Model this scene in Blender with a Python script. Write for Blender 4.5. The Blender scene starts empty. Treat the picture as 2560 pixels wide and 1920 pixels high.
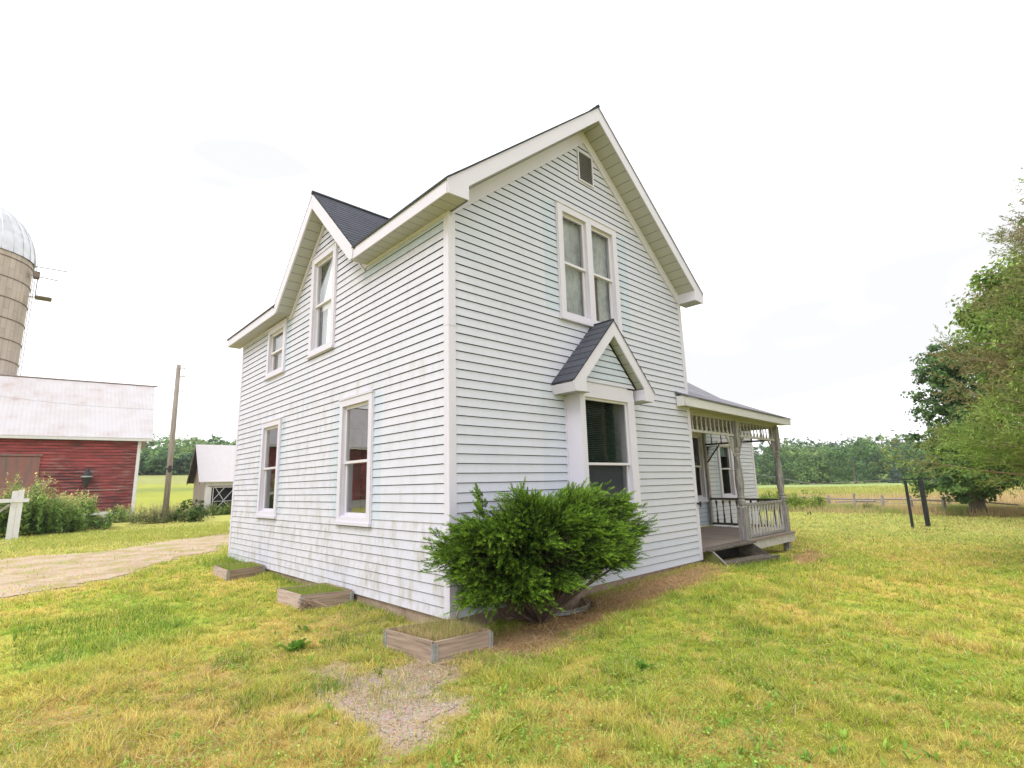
import bpy, math, random
import numpy as np
from mathutils import Vector, Matrix
R = math.radians
sc = bpy.context.scene
col = sc.collection

# ------------------------------------------------------------------ camera
cam_d = bpy.data.cameras.new('camera'); cam = bpy.data.objects.new('camera', cam_d); col.objects.link(cam)
cam.matrix_world = Matrix(((0.732074, -0.1095, -0.672367, -4.0785), (-0.680718, -0.155675, -0.715813, -5.5625),
                           (-0.026289, 0.98172, -0.188504, 1.60993), (0, 0, 0, 1)))
cam_d.sensor_width = 36; cam_d.lens = 18.392; cam_d.clip_start = .05; cam_d.clip_end = 4000
sc.camera = cam
# ------------------------------------------------------------------ sky (bright overcast) and soft sun
SUN_EL, SUN_AZ = R(50), R(190)          # direction towards the sun, measured from +X
w = bpy.data.worlds.new("World"); sc.world = w; w.use_nodes = True
nt = w.node_tree; nt.nodes.clear()
def N(t, **k):
    n = nt.nodes.new(t)
    for a, b in k.items(): setattr(n, a, b)
    return n
out = N('ShaderNodeOutputWorld'); bg = N('ShaderNodeBackground'); bg.inputs[1].default_value = .12
sky = N('ShaderNodeTexSky'); sky.sky_type = 'NISHITA'; sky.sun_disc = False
sky.sun_elevation = SUN_EL; sky.sun_rotation = math.pi/2 - SUN_AZ; sky.dust_density = 4
tc = N('ShaderNodeTexCoord'); mp = N('ShaderNodeMapping'); mp.inputs['Scale'].default_value = (1.2, 1.2, 4.5)
no = N('ShaderNodeTexNoise'); no.inputs['Scale'].default_value = 1.15; no.inputs['Detail'].default_value = 3; no.inputs['Roughness'].default_value = .45
cr = N('ShaderNodeValToRGB')
cr.color_ramp.elements[0].position = .34; cr.color_ramp.elements[0].color = (5.9, 5.9, 5.92, 1)
cr.color_ramp.elements[1].position = .47; cr.color_ramp.elements[1].color = (10.6, 10.6, 10.7, 1)
mx = N('ShaderNodeMixRGB'); mx.inputs[0].default_value = .93
L = nt.links.new
L(tc.outputs['Generated'], mp.inputs[0]); L(mp.outputs[0], no.inputs['Vector']); L(no.outputs[0], cr.inputs[0])
L(sky.outputs[0], mx.inputs[1]); L(cr.outputs[0], mx.inputs[2]); L(mx.outputs[0], bg.inputs[0]); L(bg.outputs[0], out.inputs[0])
sd = bpy.data.lights.new('sun', 'SUN'); sun = bpy.data.objects.new('sun', sd); col.objects.link(sun)
sd.energy = 1.2; sd.angle = R(22); sd.color = (1, .985, .975)
dv = Vector((math.cos(SUN_AZ)*math.cos(SUN_EL), math.sin(SUN_AZ)*math.cos(SUN_EL), math.sin(SUN_EL)))
sun.rotation_euler = dv.to_track_quat('Z', 'Y').to_euler(); sun.location = (-10, -10, 30)
sc.view_settings.view_transform = 'Standard'; sc.view_settings.look = 'None'
sc.view_settings.exposure = .54; sc.view_settings.gamma = 1
sc.cycles.max_bounces = 6; sc.cycles.transparent_max_bounces = 8
sc.cycles.sample_clamp_indirect = 6

# ------------------------------------------------------------------ node material helpers
def mat_new(name):
    m = bpy.data.materials.new(name); m.use_nodes = True
    t = m.node_tree; t.nodes.clear()
    o = t.nodes.new('ShaderNodeOutputMaterial'); b = t.nodes.new('ShaderNodeBsdfPrincipled')
    t.links.new(b.outputs[0], o.inputs[0])
    return m, t, b, o
def nd(t, ty, **k):
    n = t.nodes.new(ty)
    for a, b in k.items():
        if a in n.inputs: n.inputs[a].default_value = b
        else: setattr(n, a, b)
    return n
def ramp(t, src, stops):
    c = t.nodes.new('ShaderNodeValToRGB'); t.links.new(src, c.inputs[0])
    e = c.color_ramp.elements
    e[0].position, e[0].color = stops[0][0], (*stops[0][1], 1)
    e[1].position, e[1].color = stops[-1][0], (*stops[-1][1], 1)
    for p, cc in stops[1:-1]:
        q = e.new(p); q.color = (*cc, 1)
    return c.outputs[0]
def mixc(t, f, a, b, mode='MIX'):
    m = t.nodes.new('ShaderNodeMixRGB'); m.blend_type = mode
    for i, v in enumerate((f, a, b)):
        if isinstance(v, (int, float)): m.inputs[i].default_value = v
        elif isinstance(v, tuple): m.inputs[i].default_value = (*v, 1) if len(v) == 3 else v
        else: t.links.new(v, m.inputs[i])
    return m.outputs[0]
def coords(t, kind='Object', scale=(1, 1, 1), rot=(0, 0, 0)):
    c = t.nodes.new('ShaderNodeTexCoord'); m = t.nodes.new('ShaderNodeMapping')
    m.inputs['Scale'].default_value = scale; m.inputs['Rotation'].default_value = rot
    t.links.new(c.outputs[kind], m.inputs[0]); return m.outputs[0]
def noise(t, vec, scale, detail=4, rough=.55, dist=0):
    n = nd(t, 'ShaderNodeTexNoise', Scale=scale, Detail=detail, Roughness=rough, Distortion=dist)
    t.links.new(vec, n.inputs['Vector']); return n.outputs[0]
def bump(t, b, h, strength=.3, dist=.01):
    n = nd(t, 'ShaderNodeBump', Strength=strength, Distance=dist); t.links.new(h, n.inputs['Height'])
    t.links.new(n.outputs[0], b.inputs['Normal'])
def attr(t, name='Col'):
    a = t.nodes.new('ShaderNodeAttribute'); a.attribute_name = name; return a
def simple(name, c1, c2, scale=6, rough=.6, bs=.15, bd=.004, stretch=(1, 1, 1), detail=5, spec=.5, metallic=0):
    m, t, b, o = mat_new(name)
    v = coords(t, 'Object', stretch)
    n = noise(t, v, scale, detail, .6)
    t.links.new(ramp(t, n, [(.3, c1), (.7, c2)]), b.inputs['Base Color'])
    b.inputs['Roughness'].default_value = rough; b.inputs['Specular IOR Level'].default_value = spec
    b.inputs['Metallic'].default_value = metallic
    if bs: bump(t, b, noise(t, v, scale*4, 4, .6), bs, bd)
    return m
MT = {}
# vinyl siding: R channel of Col = unfaded aqua vinyl, G = how grimy, B = lap shadow painted into the colour
m, t, b, o = mat_new('vinyl_siding'); a = attr(t); s = nd(t, 'ShaderNodeSeparateColor'); t.links.new(a.outputs['Color'], s.inputs[0])
v = coords(t); n1 = noise(t, v, .9, 3); n2 = noise(t, coords(t, 'Object', (1, 1, .35)), 5.5, 7, .72)
fade = ramp(t, n1, [(.35, (.602, .592, .676)), (.65, (.570, .574, .666))])
c = mixc(t, s.outputs[0], fade, (.475, .545, .64))
chalk = nd(t, 'ShaderNodeMath', operation='MULTIPLY'); t.links.new(s.outputs[1], chalk.inputs[0])
t.links.new(ramp(t, n2, [(.47, (0, 0, 0)), (.70, (1, 1, 1))]), chalk.inputs[1])
c = mixc(t, chalk.outputs[0], c, (.36, .33, .26))
c = mixc(t, s.outputs[2], c, (.035, .030, .028))  # near-black mixed in as the shadow line under each lap
t.links.new(c, b.inputs['Base Color']); b.inputs['Roughness'].default_value = .55; b.inputs['Specular IOR Level'].default_value = .3
nb = noise(t, coords(t, 'Object', (.7, .7, 2)), 3, 3); bump(t, b, nb, .12, .02)
MT['siding'] = m
MT['white'] = simple('white_trim', (.61, .585, .68), (.635, .61, .705), 3, .5, .05, .003, spec=.3)
MT['cream'] = simple('cream_trim', (.58, .57, .57), (.63, .62, .63), 4, .5, .05, .003, spec=.3)
MT['sash'] = simple('white_sash', (.63, .60, .65), (.65, .62, .67), 3, .4, 0)
MT['vinyl_dark'] = simple('lap_recess', (.10, .10, .10), (.14, .14, .14), 3, .8, 0)
def panel_mat(name, c, gap, w=.30):
    m, t, b, o = mat_new(name)
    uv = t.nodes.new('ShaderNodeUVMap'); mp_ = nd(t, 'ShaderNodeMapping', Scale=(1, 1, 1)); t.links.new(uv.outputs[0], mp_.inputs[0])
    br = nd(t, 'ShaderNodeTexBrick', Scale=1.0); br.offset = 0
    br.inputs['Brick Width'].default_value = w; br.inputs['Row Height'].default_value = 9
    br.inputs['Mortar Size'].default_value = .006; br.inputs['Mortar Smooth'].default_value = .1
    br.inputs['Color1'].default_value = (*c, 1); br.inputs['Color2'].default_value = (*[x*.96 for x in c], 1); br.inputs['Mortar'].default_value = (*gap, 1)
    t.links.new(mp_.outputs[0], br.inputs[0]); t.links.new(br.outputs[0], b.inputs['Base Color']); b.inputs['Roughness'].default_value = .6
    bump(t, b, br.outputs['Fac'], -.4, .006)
    return m
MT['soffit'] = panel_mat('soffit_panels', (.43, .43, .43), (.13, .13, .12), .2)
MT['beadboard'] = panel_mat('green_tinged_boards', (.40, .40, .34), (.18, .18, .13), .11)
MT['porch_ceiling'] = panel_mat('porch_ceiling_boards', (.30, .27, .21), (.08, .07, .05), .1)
def shingle_mat(name, c1, c2, c3):
    m, t, b, o = mat_new(name)
    uv = t.nodes.new('ShaderNodeUVMap')
    br = nd(t, 'ShaderNodeTexBrick', Scale=1.0); br.offset = .37
    br.inputs['Brick Width'].default_value = .32; br.inputs['Row Height'].default_value = .14
    br.inputs['Mortar Size'].default_value = .006; br.inputs['Bias'].default_value = -.1
    br.inputs['Color1'].default_value = (*c1, 1); br.inputs['Color2'].default_value = (*c2, 1); br.inputs['Mortar'].default_value = (*c3, 1)
    t.links.new(uv.outputs[0], br.inputs[0])
    g = noise(t, coords(t), 90, 3, .7)
    t.links.new(mixc(t, .35, br.outputs[0], ramp(t, g, [(.3, c3), (.7, tuple(x*1.5 for x in c2))])), b.inputs['Base Color'])
    b.inputs['Roughness'].default_value = .85; bump(t, b, g, .5, .004)
    return m
MT['shingle'] = shingle_mat('dark_blue_shingles', (.046, .050, .068), (.075, .080, .105), (.015, .016, .024))
MT['shingle_grey'] = shingle_mat('grey_weathered_shingles', (.17, .165, .19), (.24, .23, .26), (.07, .07, .08))
MT['stone'] = simple('foundation_stone', (.26, .18, .14), (.42, .32, .26), 5, .9, .6, .02)
MT['dark'] = simple('shade_black', (.012, .012, .015), (.022, .022, .026), 2, .9, 0)  # near-black colour standing in for unlit voids
MT['floor_in'] = simple('room_floor', (.10, .07, .05), (.14, .10, .07), 2, .7, 0)
MT['vent'] = simple('vent_louvre', (.30, .30, .30), (.38, .37, .36), 9, .6, 0)
MT['vent_dark'] = simple('vent_back', (.04, .04, .04), (.06, .06, .06), 9, .9, 0)
m, t, b, o = mat_new('window_glass'); t.nodes.remove(b)
fr = nd(t, 'ShaderNodeFresnel', IOR=1.52); mul = nd(t, 'ShaderNodeMath', operation='MULTIPLY'); mul.inputs[1].default_value = .38; mul.use_clamp = True
gl = nd(t, 'ShaderNodeBsdfGlossy', Roughness=.004); tr = nd(t, 'ShaderNodeBsdfTransparent', Color=(.86, .88, .88, 1)); ms = t.nodes.new('ShaderNodeMixShader')
t.links.new(fr.outputs[0], mul.inputs[0]); t.links.new(mul.outputs[0], ms.inputs[0]); t.links.new(tr.outputs[0], ms.inputs[1]); t.links.new(gl.outputs[0], ms.inputs[2]); t.links.new(ms.outputs[0], o.inputs[0])
gn = noise(t, coords(t), 1.2, 2); bp = nd(t, 'ShaderNodeBump', Strength=.06, Distance=.02); t.links.new(gn, bp.inputs['Height']); t.links.new(bp.outputs[0], gl.inputs['Normal'])
MT['glass'] = m
def cloth_mat(name, c1, c2, sc_=3, stretch=(6, 6, .5)):
    m, t, b, o = mat_new(name); v = coords(t, 'Object', stretch)
    t.links.new(ramp(t, noise(t, v, sc_, 6, .7), [(.3, c1), (.7, c2)]), b.inputs['Base Color']); b.inputs['Roughness'].default_value = .9
    return m
MT['lace'] = cloth_mat('lace_curtain', (.26, .27, .28), (.60, .61, .63), 2.2, (2, 2, 1.2))
MT['curtain'] = cloth_mat('white_curtain', (.9, .91, .92), (.96, .97, .97), 3)
MT['shade'] = cloth_mat('taupe_shade', (.24, .215, .215), (.30, .27, .27), 2, (1, 1, 1))
MT['blind'] = simple('green_blind_slats', (.035, .075, .060), (.06, .11, .085), 4, .5, 0)
MT['screen'] = simple('insect_screen', (.045, .05, .07), (.06, .065, .085), 4, .8, 0)
MT['grey_wood'] = simple('weathered_grey_paint', (.13, .125, .125), (.38, .36, .35), 7, .85, .6, .006, (3, 3, .5), 7)
MT['pale_wood'] = simple('weathered_pale_paint', (.36, .35, .33), (.58, .56, .54), 8, .8, .5, .005, (3, 3, .6), 7)
MT['dark_wood'] = simple('dark_shaded_wood', (.035, .030, .026), (.10, .085, .07), 6, .9, .5, .006, (1, 1, 4), 6)  # dark brown wood; also the backlit porch side, its shade in the colour
MT['moss_wood'] = simple('mossy_board', (.045, .06, .018), (.17, .19, .05), 3.5, .95, .5, .006, (1, 1, 1), 6)
def plank_mat(name, c1, c2, gap, w, row, rot90=False):
    m, t, b, o = mat_new(name)
    uv = t.nodes.new('ShaderNodeUVMap'); br = nd(t, 'ShaderNodeTexBrick', Scale=1.0); br.offset = .4
    br.inputs['Brick Width'].default_value = w; br.inputs['Row Height'].default_value = row; br.inputs['Mortar Size'].default_value = .005
    br.inputs['Color1'].default_value = (*c1, 1); br.inputs['Color2'].default_value = (*c2, 1); br.inputs['Mortar'].default_value = (*gap, 1)
    t.links.new(uv.outputs[0], br.inputs[0])
    mpn = nd(t, 'ShaderNodeMapping', Scale=(1.5, 30, 1)); t.links.new(uv.outputs[0], mpn.inputs[0])
    g = noise(t, mpn.outputs[0], 1.5, 6, .7)
    t.links.new(mixc(t, .5, br.outputs[0], ramp(t, g, [(.3, tuple(x*.6 for x in c1)), (.7, tuple(min(1, x*1.3) for x in c2))])), b.inputs['Base Color'])
    b.inputs['Roughness'].default_value = .85; bump(t, b, g, .4, .004)
    return m
MT['worn_step'] = simple('worn_grey_step', (.05, .04, .032), (.17, .14, .115), 7, .9, .5, .006, (1, 3, 3), 7)
MT['deck'] = plank_mat('porch_deck_boards', (.20, .16, .13), (.30, .24, .20), (.05, .04, .03), 2.6, .11)
MT['bed_wood'] = simple('weathered_bed_plank', (.18, .125, .095), (.42, .32, .25), 4, .9, .5, .004, (.6, .6, 9), 7)
MT['bed_pale'] = simple('pinkish_bed_plank', (.34, .24, .20), (.55, .44, .40), 4, .9, .5, .004, (.6, .6, 9), 7)
MT['galv'] = simple('galvanised_steel', (.30, .31, .32), (.46, .47, .48), 12, .45, .2, .002, metallic=.6)
MT['soil'] = simple('bed_soil', (.09, .065, .04), (.20, .15, .09), 14, 1, .8, .02)
MT['black_metal'] = simple('black_metal', (.012, .013, .016), (.03, .03, .035), 6, .6, 0)
MT['post_dark'] = simple('dark_stained_post', (.008, .009, .012), (.022, .024, .028), 5, .8, .3, .004, (2, 2, .3))
MT['bark'] = simple('bark', (.09, .075, .06), (.21, .18, .15), 7, .95, .8, .03, (2, 2, .5))
MT['twig'] = simple('dead_twig', (.20, .13, .09), (.36, .26, .18), 9, .9, 0)
MT['juniper_bark'] = simple('juniper_bark', (.06, .04, .03), (.15, .10, .075), 9, .95, .5, .01)
MT['pole'] = simple('old_pole_wood', (.19, .155, .135), (.34, .29, .26), 6, .9, .5, .01, (3, 3, .25), 7)
MT['fence_wood'] = simple('grey_fence_wood', (.25, .22, .19), (.42, .38, .34), 6, .9, .5, .01, (2, 2, .5))
MT['paint_post'] = simple('white_painted_board', (.62, .60, .63), (.72, .70, .73), 4, .6, .1, .004)
MT['wire'] = simple('wire', (.25, .25, .27), (.3, .3, .32), 3, .5, 0)
# red barn boards
m, t, b, o = mat_new('red_barn_boards'); v = coords(t, 'Object', (.5, .5, 4)); n = noise(t, v, 1.5, 7, .7); n2 = noise(t, coords(t, 'Object', (1, 1, 1)), .55, 3)
c = ramp(t, n, [(.34, (.09, .06, .06)), (.44, (.22, .045, .046)), (.58, (.34, .066, .068)), (.8, (.44, .13, .12))])
c = mixc(t, ramp(t, n2, [(.44, (0, 0, 0)), (.56, (.9, .9, .9))]), c, ramp(t, n, [(.40, (.045, .040, .045)), (.48, (.20, .03, .03)), (.65, (.24, .19, .17))]))
ab = attr(t); sb = nd(t, 'ShaderNodeSeparateColor'); t.links.new(ab.outputs['Color'], sb.inputs[0]); c = mixc(t, sb.outputs[2], c, (.02, .01, .01))  # shadow lines between boards painted dark
t.links.new(c, b.inputs['Base Color']); b.inputs['Roughness'].default_value = .85; MT['barn'] = m
m, t, b, o = mat_new('faded_red_door'); n = noise(t, coords(t, 'Object', (3, 3, .4)), 1.6, 6, .7)
t.links.new(ramp(t, n, [(.32, (.13, .10, .10)), (.5, (.22, .11, .10)), (.7, (.30, .08, .07))]), b.inputs['Base Color']); b.inputs['Roughness'].default_value = .85; MT['barn_door'] = m
m, t, b, o = mat_new('white_metal_roof'); n = noise(t, coords(t, 'Object', (1, 1, 1)), .9, 6, .65)
c = ramp(t, n, [(.42, (.50, .475, .50)), (.60, (.46, .42, .43)), (.76, (.36, .26, .22))])
sx = nd(t, 'ShaderNodeTexWave', Scale=1.4); sx.wave_type = 'BANDS'; sx.bands_direction = 'X'; t.links.new(coords(t), sx.inputs[0])
t.links.new(c, b.inputs['Base Color']); b.inputs['Roughness'].default_value = .5; bump(t, b, sx.outputs[1], .5, .02); MT['barn_roof'] = m
MT['shed_wall'] = simple('white_shed_boards', (.60, .57, .57), (.74, .71, .73), 2.2, .8, .3, .01, (4, 4, .4))
MT['shed_roof'] = simple('pale_metal_roof', (.52, .49, .52), (.56, .53, .56), 1.2, .5, .1, .01, (4, 4, .3))
MT['concrete'] = simple('whitewashed_block', (.42, .40, .41), (.52, .50, .51), 2, .9, .3, .01)
m, t, b, o = mat_new('silo_staves'); uv = t.nodes.new('ShaderNodeUVMap'); br = nd(t, 'ShaderNodeTexBrick', Scale=1.0); br.offset = .5
mpn = nd(t, 'ShaderNodeMapping', Rotation=(0, 0, R(90))); t.links.new(uv.outputs[0], mpn.inputs[0])
br.inputs['Brick Width'].default_value = 1.5; br.inputs['Row Height'].default_value = .40; br.inputs['Mortar Size'].default_value = .02
br.inputs['Color1'].default_value = (.50, .42, .38, 1); br.inputs['Color2'].default_value = (.38, .32, .29, 1); br.inputs['Mortar'].default_value = (.20, .17, .155, 1)
t.links.new(mpn.outputs[0], br.inputs[0]); n = noise(t, coords(t, 'Object', (1, 1, .25)), 1.3, 5, .7)
t.links.new(mixc(t, .5, br.outputs[0], ramp(t, n, [(.3, (.30, .25, .23)), (.7, (.58, .49, .44))])), b.inputs['Base Color']); b.inputs['Roughness'].default_value = .9; MT['silo'] = m
MT['dome'] = simple('dome_metal', (.50, .51, .55), (.66, .66, .70), 1.5, .42, 0, metallic=.55)
MT['hoop'] = simple('rusty_hoop', (.13, .10, .09), (.22, .17, .15), 6, .7, 0)
def leaf_mat(name, trans=.3, gain=1.0, rough=.6):
    m, t, b, o = mat_new(name); a = attr(t)
    if gain != 1:
        c = mixc(t, 1.0, a.outputs['Color'], (gain, gain, gain), 'MULTIPLY')
    else: c = a.outputs['Color']
    t.links.new(c, b.inputs['Base Color']); b.inputs['Roughness'].default_value = rough; b.inputs['Specular IOR Level'].default_value = .25
    tl = nd(t, 'ShaderNodeBsdfTranslucent'); t.links.new(c, tl.inputs[0]); ms = nd(t, 'ShaderNodeMixShader', Fac=trans)
    t.links.new(b.outputs[0], ms.inputs[1]); t.links.new(tl.outputs[0], ms.inputs[2]); t.links.new(ms.outputs[0], o.inputs[0])
    return m
MT['leaf'] = leaf_mat('leaves'); MT['grass'] = leaf_mat('grass_blades', .45); MT['juniper'] = leaf_mat('juniper_needles', .06)

# ------------------------------------------------------------------ object helpers
def tag(o, label=None, cat=None, group=None, kind=None):
    if label: o['label'] = label
    if cat: o['category'] = cat
    if group: o['group'] = group
    if kind: o['kind'] = kind
    return o
def thing(name, loc, label, cat, group=None):
    o = bpy.data.objects.new(name, None); o.location = loc; o.empty_display_size = .3; col.objects.link(o)
    return tag(o, label, cat, group)
def world_loc(o):
    l = Vector((0, 0, 0))
    while o is not None:
        l = l + o.location if o.type == 'EMPTY' else l
        o = o.parent
    return l
def put(name, me, mat, parent=None):
    o = bpy.data.objects.new(name, me); col.objects.link(o)
    if mat: me.materials.append(mat)
    if parent:
        o.parent = parent
        if parent.type == 'EMPTY': o.matrix_parent_inverse = Matrix.Translation(-parent.location)
    return o
class MB:
    """mesh builder in world coordinates; fr = (origin, U, N) gives wall-local (u, d, z) points"""
    def __init__(s, fr=None): s.v = []; s.f = []; s.c = []; s.uv = []; s.sm = False; s.fr = fr
    def P(s, p):
        if s.fr:
            o, U, Nn = s.fr; return (o[0]+p[0]*U[0]+p[1]*Nn[0], o[1]+p[0]*U[1]+p[1]*Nn[1], o[2]+p[2])
        return tuple(p)
    def face(s, pts, uv=None, c=None):
        i = len(s.v); s.v += [s.P(p) for p in pts]; s.f.append(tuple(range(i, i+len(pts))))
        s.uv += uv if uv else [(0, 0)]*len(pts)
        if c is not None: s.c += [c]*len(pts)
    def box(s, x0, x1, y0, y1, z0, z1):
        p = [(x, y, z) for z in (z0, z1) for y in (y0, y1) for x in (x0, x1)]
        for q in ((0, 2, 3, 1), (4, 5, 7, 6), (0, 1, 5, 4), (2, 6, 7, 3), (0, 4, 6, 2), (1, 3, 7, 5)):
            P = [p[k] for k in q]
            a, b_, c_ = Vector(P[0]), Vector(P[1]), Vector(P[3])
            l1, l2 = (b_-a).length, (c_-a).length
            uv = [(0, 0), (l1, 0), (l1, l2), (0, l2)] if l1 >= l2 else [(0, 0), (0, l1), (l2, l1), (l2, 0)]
            s.face(P, uv)
    def prism(s, poly, ext, uvs=None):
        e = Vector(ext); a = [Vector(p) for p in poly]; b_ = [p+e for p in a]
        s.face(a, uvs); s.face(list(reversed(b_)))
        for i in range(len(a)):
            j = (i+1) % len(a); l1 = (a[j]-a[i]).length; l2 = e.length
            s.face([a[i], b_[i], b_[j], a[j]], [(0, 0), (0, l2), (l1, l2), (l1, 0)] if l1 > l2 else [(0, 0), (l2, 0), (l2, l1), (0, l1)])
    def beam(s, p0, p1, w_, h_, up=(0, 0, 1)):
        p0, p1 = Vector(p0), Vector(p1); d = (p1-p0).normalized(); sd_ = d.cross(Vector(up)); sd_.normalize(); u_ = sd_.cross(d)
        q = [p0+sd_*(a*w_/2)+u_*(b_*h_/2) for a, b_ in ((-1, -1), (1, -1), (1, 1), (-1, 1))]
        s.prism(q, p1-p0)
    def tube(s, pts, rad, n=8, cap=True):
        pts = [Vector(p) for p in pts]; rings = []
        if not isinstance(rad, (list, tuple)): rad = [rad]*len(pts)
        for k, p in enumerate(pts):
            d = (pts[min(k+1, len(pts)-1)]-pts[max(k-1, 0)]).normalized()
            a = d.cross(Vector((0, 0, 1)))
            if a.length < .1: a = d.cross(Vector((1, 0, 0)))
            a.normalize(); b_ = d.cross(a)
            i = len(s.v)
            for j in range(n):
                t_ = 2*math.pi*j/n; s.v.append(s.P(p+(a*math.cos(t_)+b_*math.sin(t_))*rad[k])); s.uv_pad = 0
            rings.append(i)
        for k in range(len(rings)-1):
            for j in range(n):
                s.f.append((rings[k]+j, rings[k]+(j+1) % n, rings[k+1]+(j+1) % n, rings[k+1]+j)); s.uv += [(0, 0)]*4
        if cap:
            s.f.append(tuple(rings[0]+j for j in reversed(range(n)))); s.uv += [(0, 0)]*n
            s.f.append(tuple(rings[-1]+j for j in range(n))); s.uv += [(0, 0)]*n
    def lathe(s, x, y, prof, n=10):
        s.tube([(x, y, z) for z, r_ in prof], [r_ for z, r_ in prof], n)
    def build(s, name, mat, parent=None, smooth=False):
        me = bpy.data.meshes.new(name); me.from_pydata(s.v, [], s.f)
        if len(s.uv) == sum(len(f) for f in s.f):
            l = me.uv_layers.new(name='UVMap'); l.data.foreach_set('uv', np.array(s.uv, dtype=np.float32).ravel())
        if s.c and len(s.c) == len(s.v):
            a = me.color_attributes.new('Col', 'FLOAT_COLOR', 'POINT'); a.data.foreach_set('color', np.array([(*c, 1) for c in s.c], dtype=np.float32).ravel())
        if smooth: me.polygons.foreach_set('use_smooth', [True]*len(me.polygons))
        me.validate(); me.update()
        return put(name, me, MT[mat] if isinstance(mat, str) else mat, parent)
def fast(name, V, F, mat, parent=None, C=None, smooth=False):
    V = np.asarray(V, dtype=np.float32); F = np.asarray(F, dtype=np.int32); k = F.shape[1]
    me = bpy.data.meshes.new(name); me.vertices.add(len(V)); me.vertices.foreach_set('co', V.ravel())
    me.loops.add(F.size); me.loops.foreach_set('vertex_index', F.ravel())
    me.polygons.add(len(F)); me.polygons.foreach_set('loop_start', np.arange(0, F.size, k, dtype=np.int32)); me.polygons.foreach_set('loop_total', np.full(len(F), k, dtype=np.int32))
    if smooth: me.polygons.foreach_set('use_smooth', np.ones(len(F), dtype=bool))
    me.update(calc_edges=True)
    if C is not None:
        a = me.color_attributes.new('Col', 'FLOAT_COLOR', 'POINT')
        CC = np.ones((len(V), 4), dtype=np.float32); CC[:, :3] = C; a.data.foreach_set('color', CC.ravel())
    return put(name, me, MT[mat] if isinstance(mat, str) else mat, parent)

# ------------------------------------------------------------------ numpy noise, ground height
def vnoise(x, y, seed=0):
    xi = np.floor(x).astype(np.int64); yi = np.floor(y).astype(np.int64); xf = x-xi; yf = y-yi
    def h(a, b):
        n = (a*374761393+b*668265263+seed*144269504) & 0xffffffff
        n = ((n ^ (n >> 13))*1274126177) & 0xffffffff
        return ((n ^ (n >> 16)) & 0xffff)/65535.
    u_ = xf*xf*(3-2*xf); v_ = yf*yf*(3-2*yf)
    return (h(xi, yi)*(1-u_)+h(xi+1, yi)*u_)*(1-v_)+(h(xi, yi+1)*(1-u_)+h(xi+1, yi+1)*u_)*v_
def fbm(x, y, s, o=4, seed=0):
    r_ = 0; a = .5; tot = 0
    for k in range(o): r_ = r_+a*vnoise(x*s*2**k+7.3*k, y*s*2**k-3.1*k, seed+k); tot += a; a *= .5
    return r_/tot
def smooth(a, b, x): t_ = np.clip((x-a)/(b-a), 0, 1); return t_*t_*(3-2*t_)
CP = np.array([(0, 0, -.19), (-.7, -.7, -.19), (1, -.6, -.18), (2, -.5, -.16), (3, -.4, -.13), (4.5, -.4, -.10), (6.0, -.3, -.07), (6.8, -.6, -.17), (8.2, -.8, -.20),
               (11.2, -.1, -.33), (11.2, 2.3, -.30), (0, 2.5, -.16), (0, 4.5, -.14), (0, 6.3, -.11), (0, 9.2, -.04), (-.8, 2.7, -.16), (-.8, 6.3, -.12), (-4, -5.5, -.24), (0, -4, -.24),
               (5, -5, -.26), (-4, 10, -.08), (-1.5, 15, -.05), (3, 18, -.05), (2, 37, -.05), (7, 40, -.05), (-4, 24, -.05), (20, -1, -.40), (29, -2, -.39), (30, 5, -.38),
               (-10, 5, -.14), (14, -10, -.34), (30, -20, -.4), (-20, 30, -.05), (-20, -10, -.2), (16, 10, -.25), (0, -20, -.3)])
def gh(x, y):
    x = np.asarray(x, dtype=float); y = np.asarray(y, dtype=float)
    num = 0; den = 0
    for cx, cy, cz in CP:
        w_ = 1/((x-cx)**2+(y-cy)**2+.12)**1.6; num = num+w_*cz; den = den+w_
    z = num/den+.02*(fbm(x, y, .7, 3, 5)-.5)
    dx, dy = x+4.08, y+5.56; D = np.hypot(dx, dy); ang = np.degrees(np.arctan2(dy, dx))
    hill = smooth(36, 62, ang)*(1-smooth(125, 170, ang))*np.clip(np.minimum(D, 215)-60, 0, None)*.072
    hill = np.where(D > 175, hill+smooth(36, 62, ang)*(np.clip(D, 0, 215)-175)*.08, hill)
    right = (1-smooth(20, 50, np.abs(ang)))*np.clip(D-155, 0, 110)*.060
    return z+hill+right
def ghs(x, y): return float(gh(np.array([x]), np.array([y]))[0])
def pip(x, y, poly):
    ins = np.zeros(x.shape, bool); dist = np.full(x.shape, 1e9); n = len(poly)
    for i in range(n):
        (x1, y1), (x2, y2) = poly[i], poly[(i+1) % n]
        cond = ((y1 > y) != (y2 > y)) & (x < (x2-x1)*(y-y1)/(y2-y1+1e-12)+x1); ins ^= cond
        t_ = np.clip(((x-x1)*(x2-x1)+(y-y1)*(y2-y1))/((x2-x1)**2+(y2-y1)**2), 0, 1)
        dist = np.minimum(dist, np.hypot(x-x1-t_*(x2-x1), y-y1-t_*(y2-y1)))
    return np.where(ins, -dist, dist)
ROAD = [(-30, 2.5), (-12, 4.8), (-4.1, 7.3), (-2.3, 8.4), (-.6, 10.6), (.9, 12.6), (3.2, 15.6), (7, 19.5), (13, 22), (13, 27), (6, 23.5), (2.3, 18.8), (-1.5, 15.4), (-4.2, 15), (-12, 16), (-30, 18)]
GRAV = [(-.80, -.45), (-1.05, -.35), (-1.55, -.12), (-1.85, -.5), (-2.1, -.95), (-2.12, -1.55), (-1.98, -1.95), (-1.6, -2.0), (-1.22, -1.78), (-.85, -1.25), (-.6, -.95), (-.55, -.7)]
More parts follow.
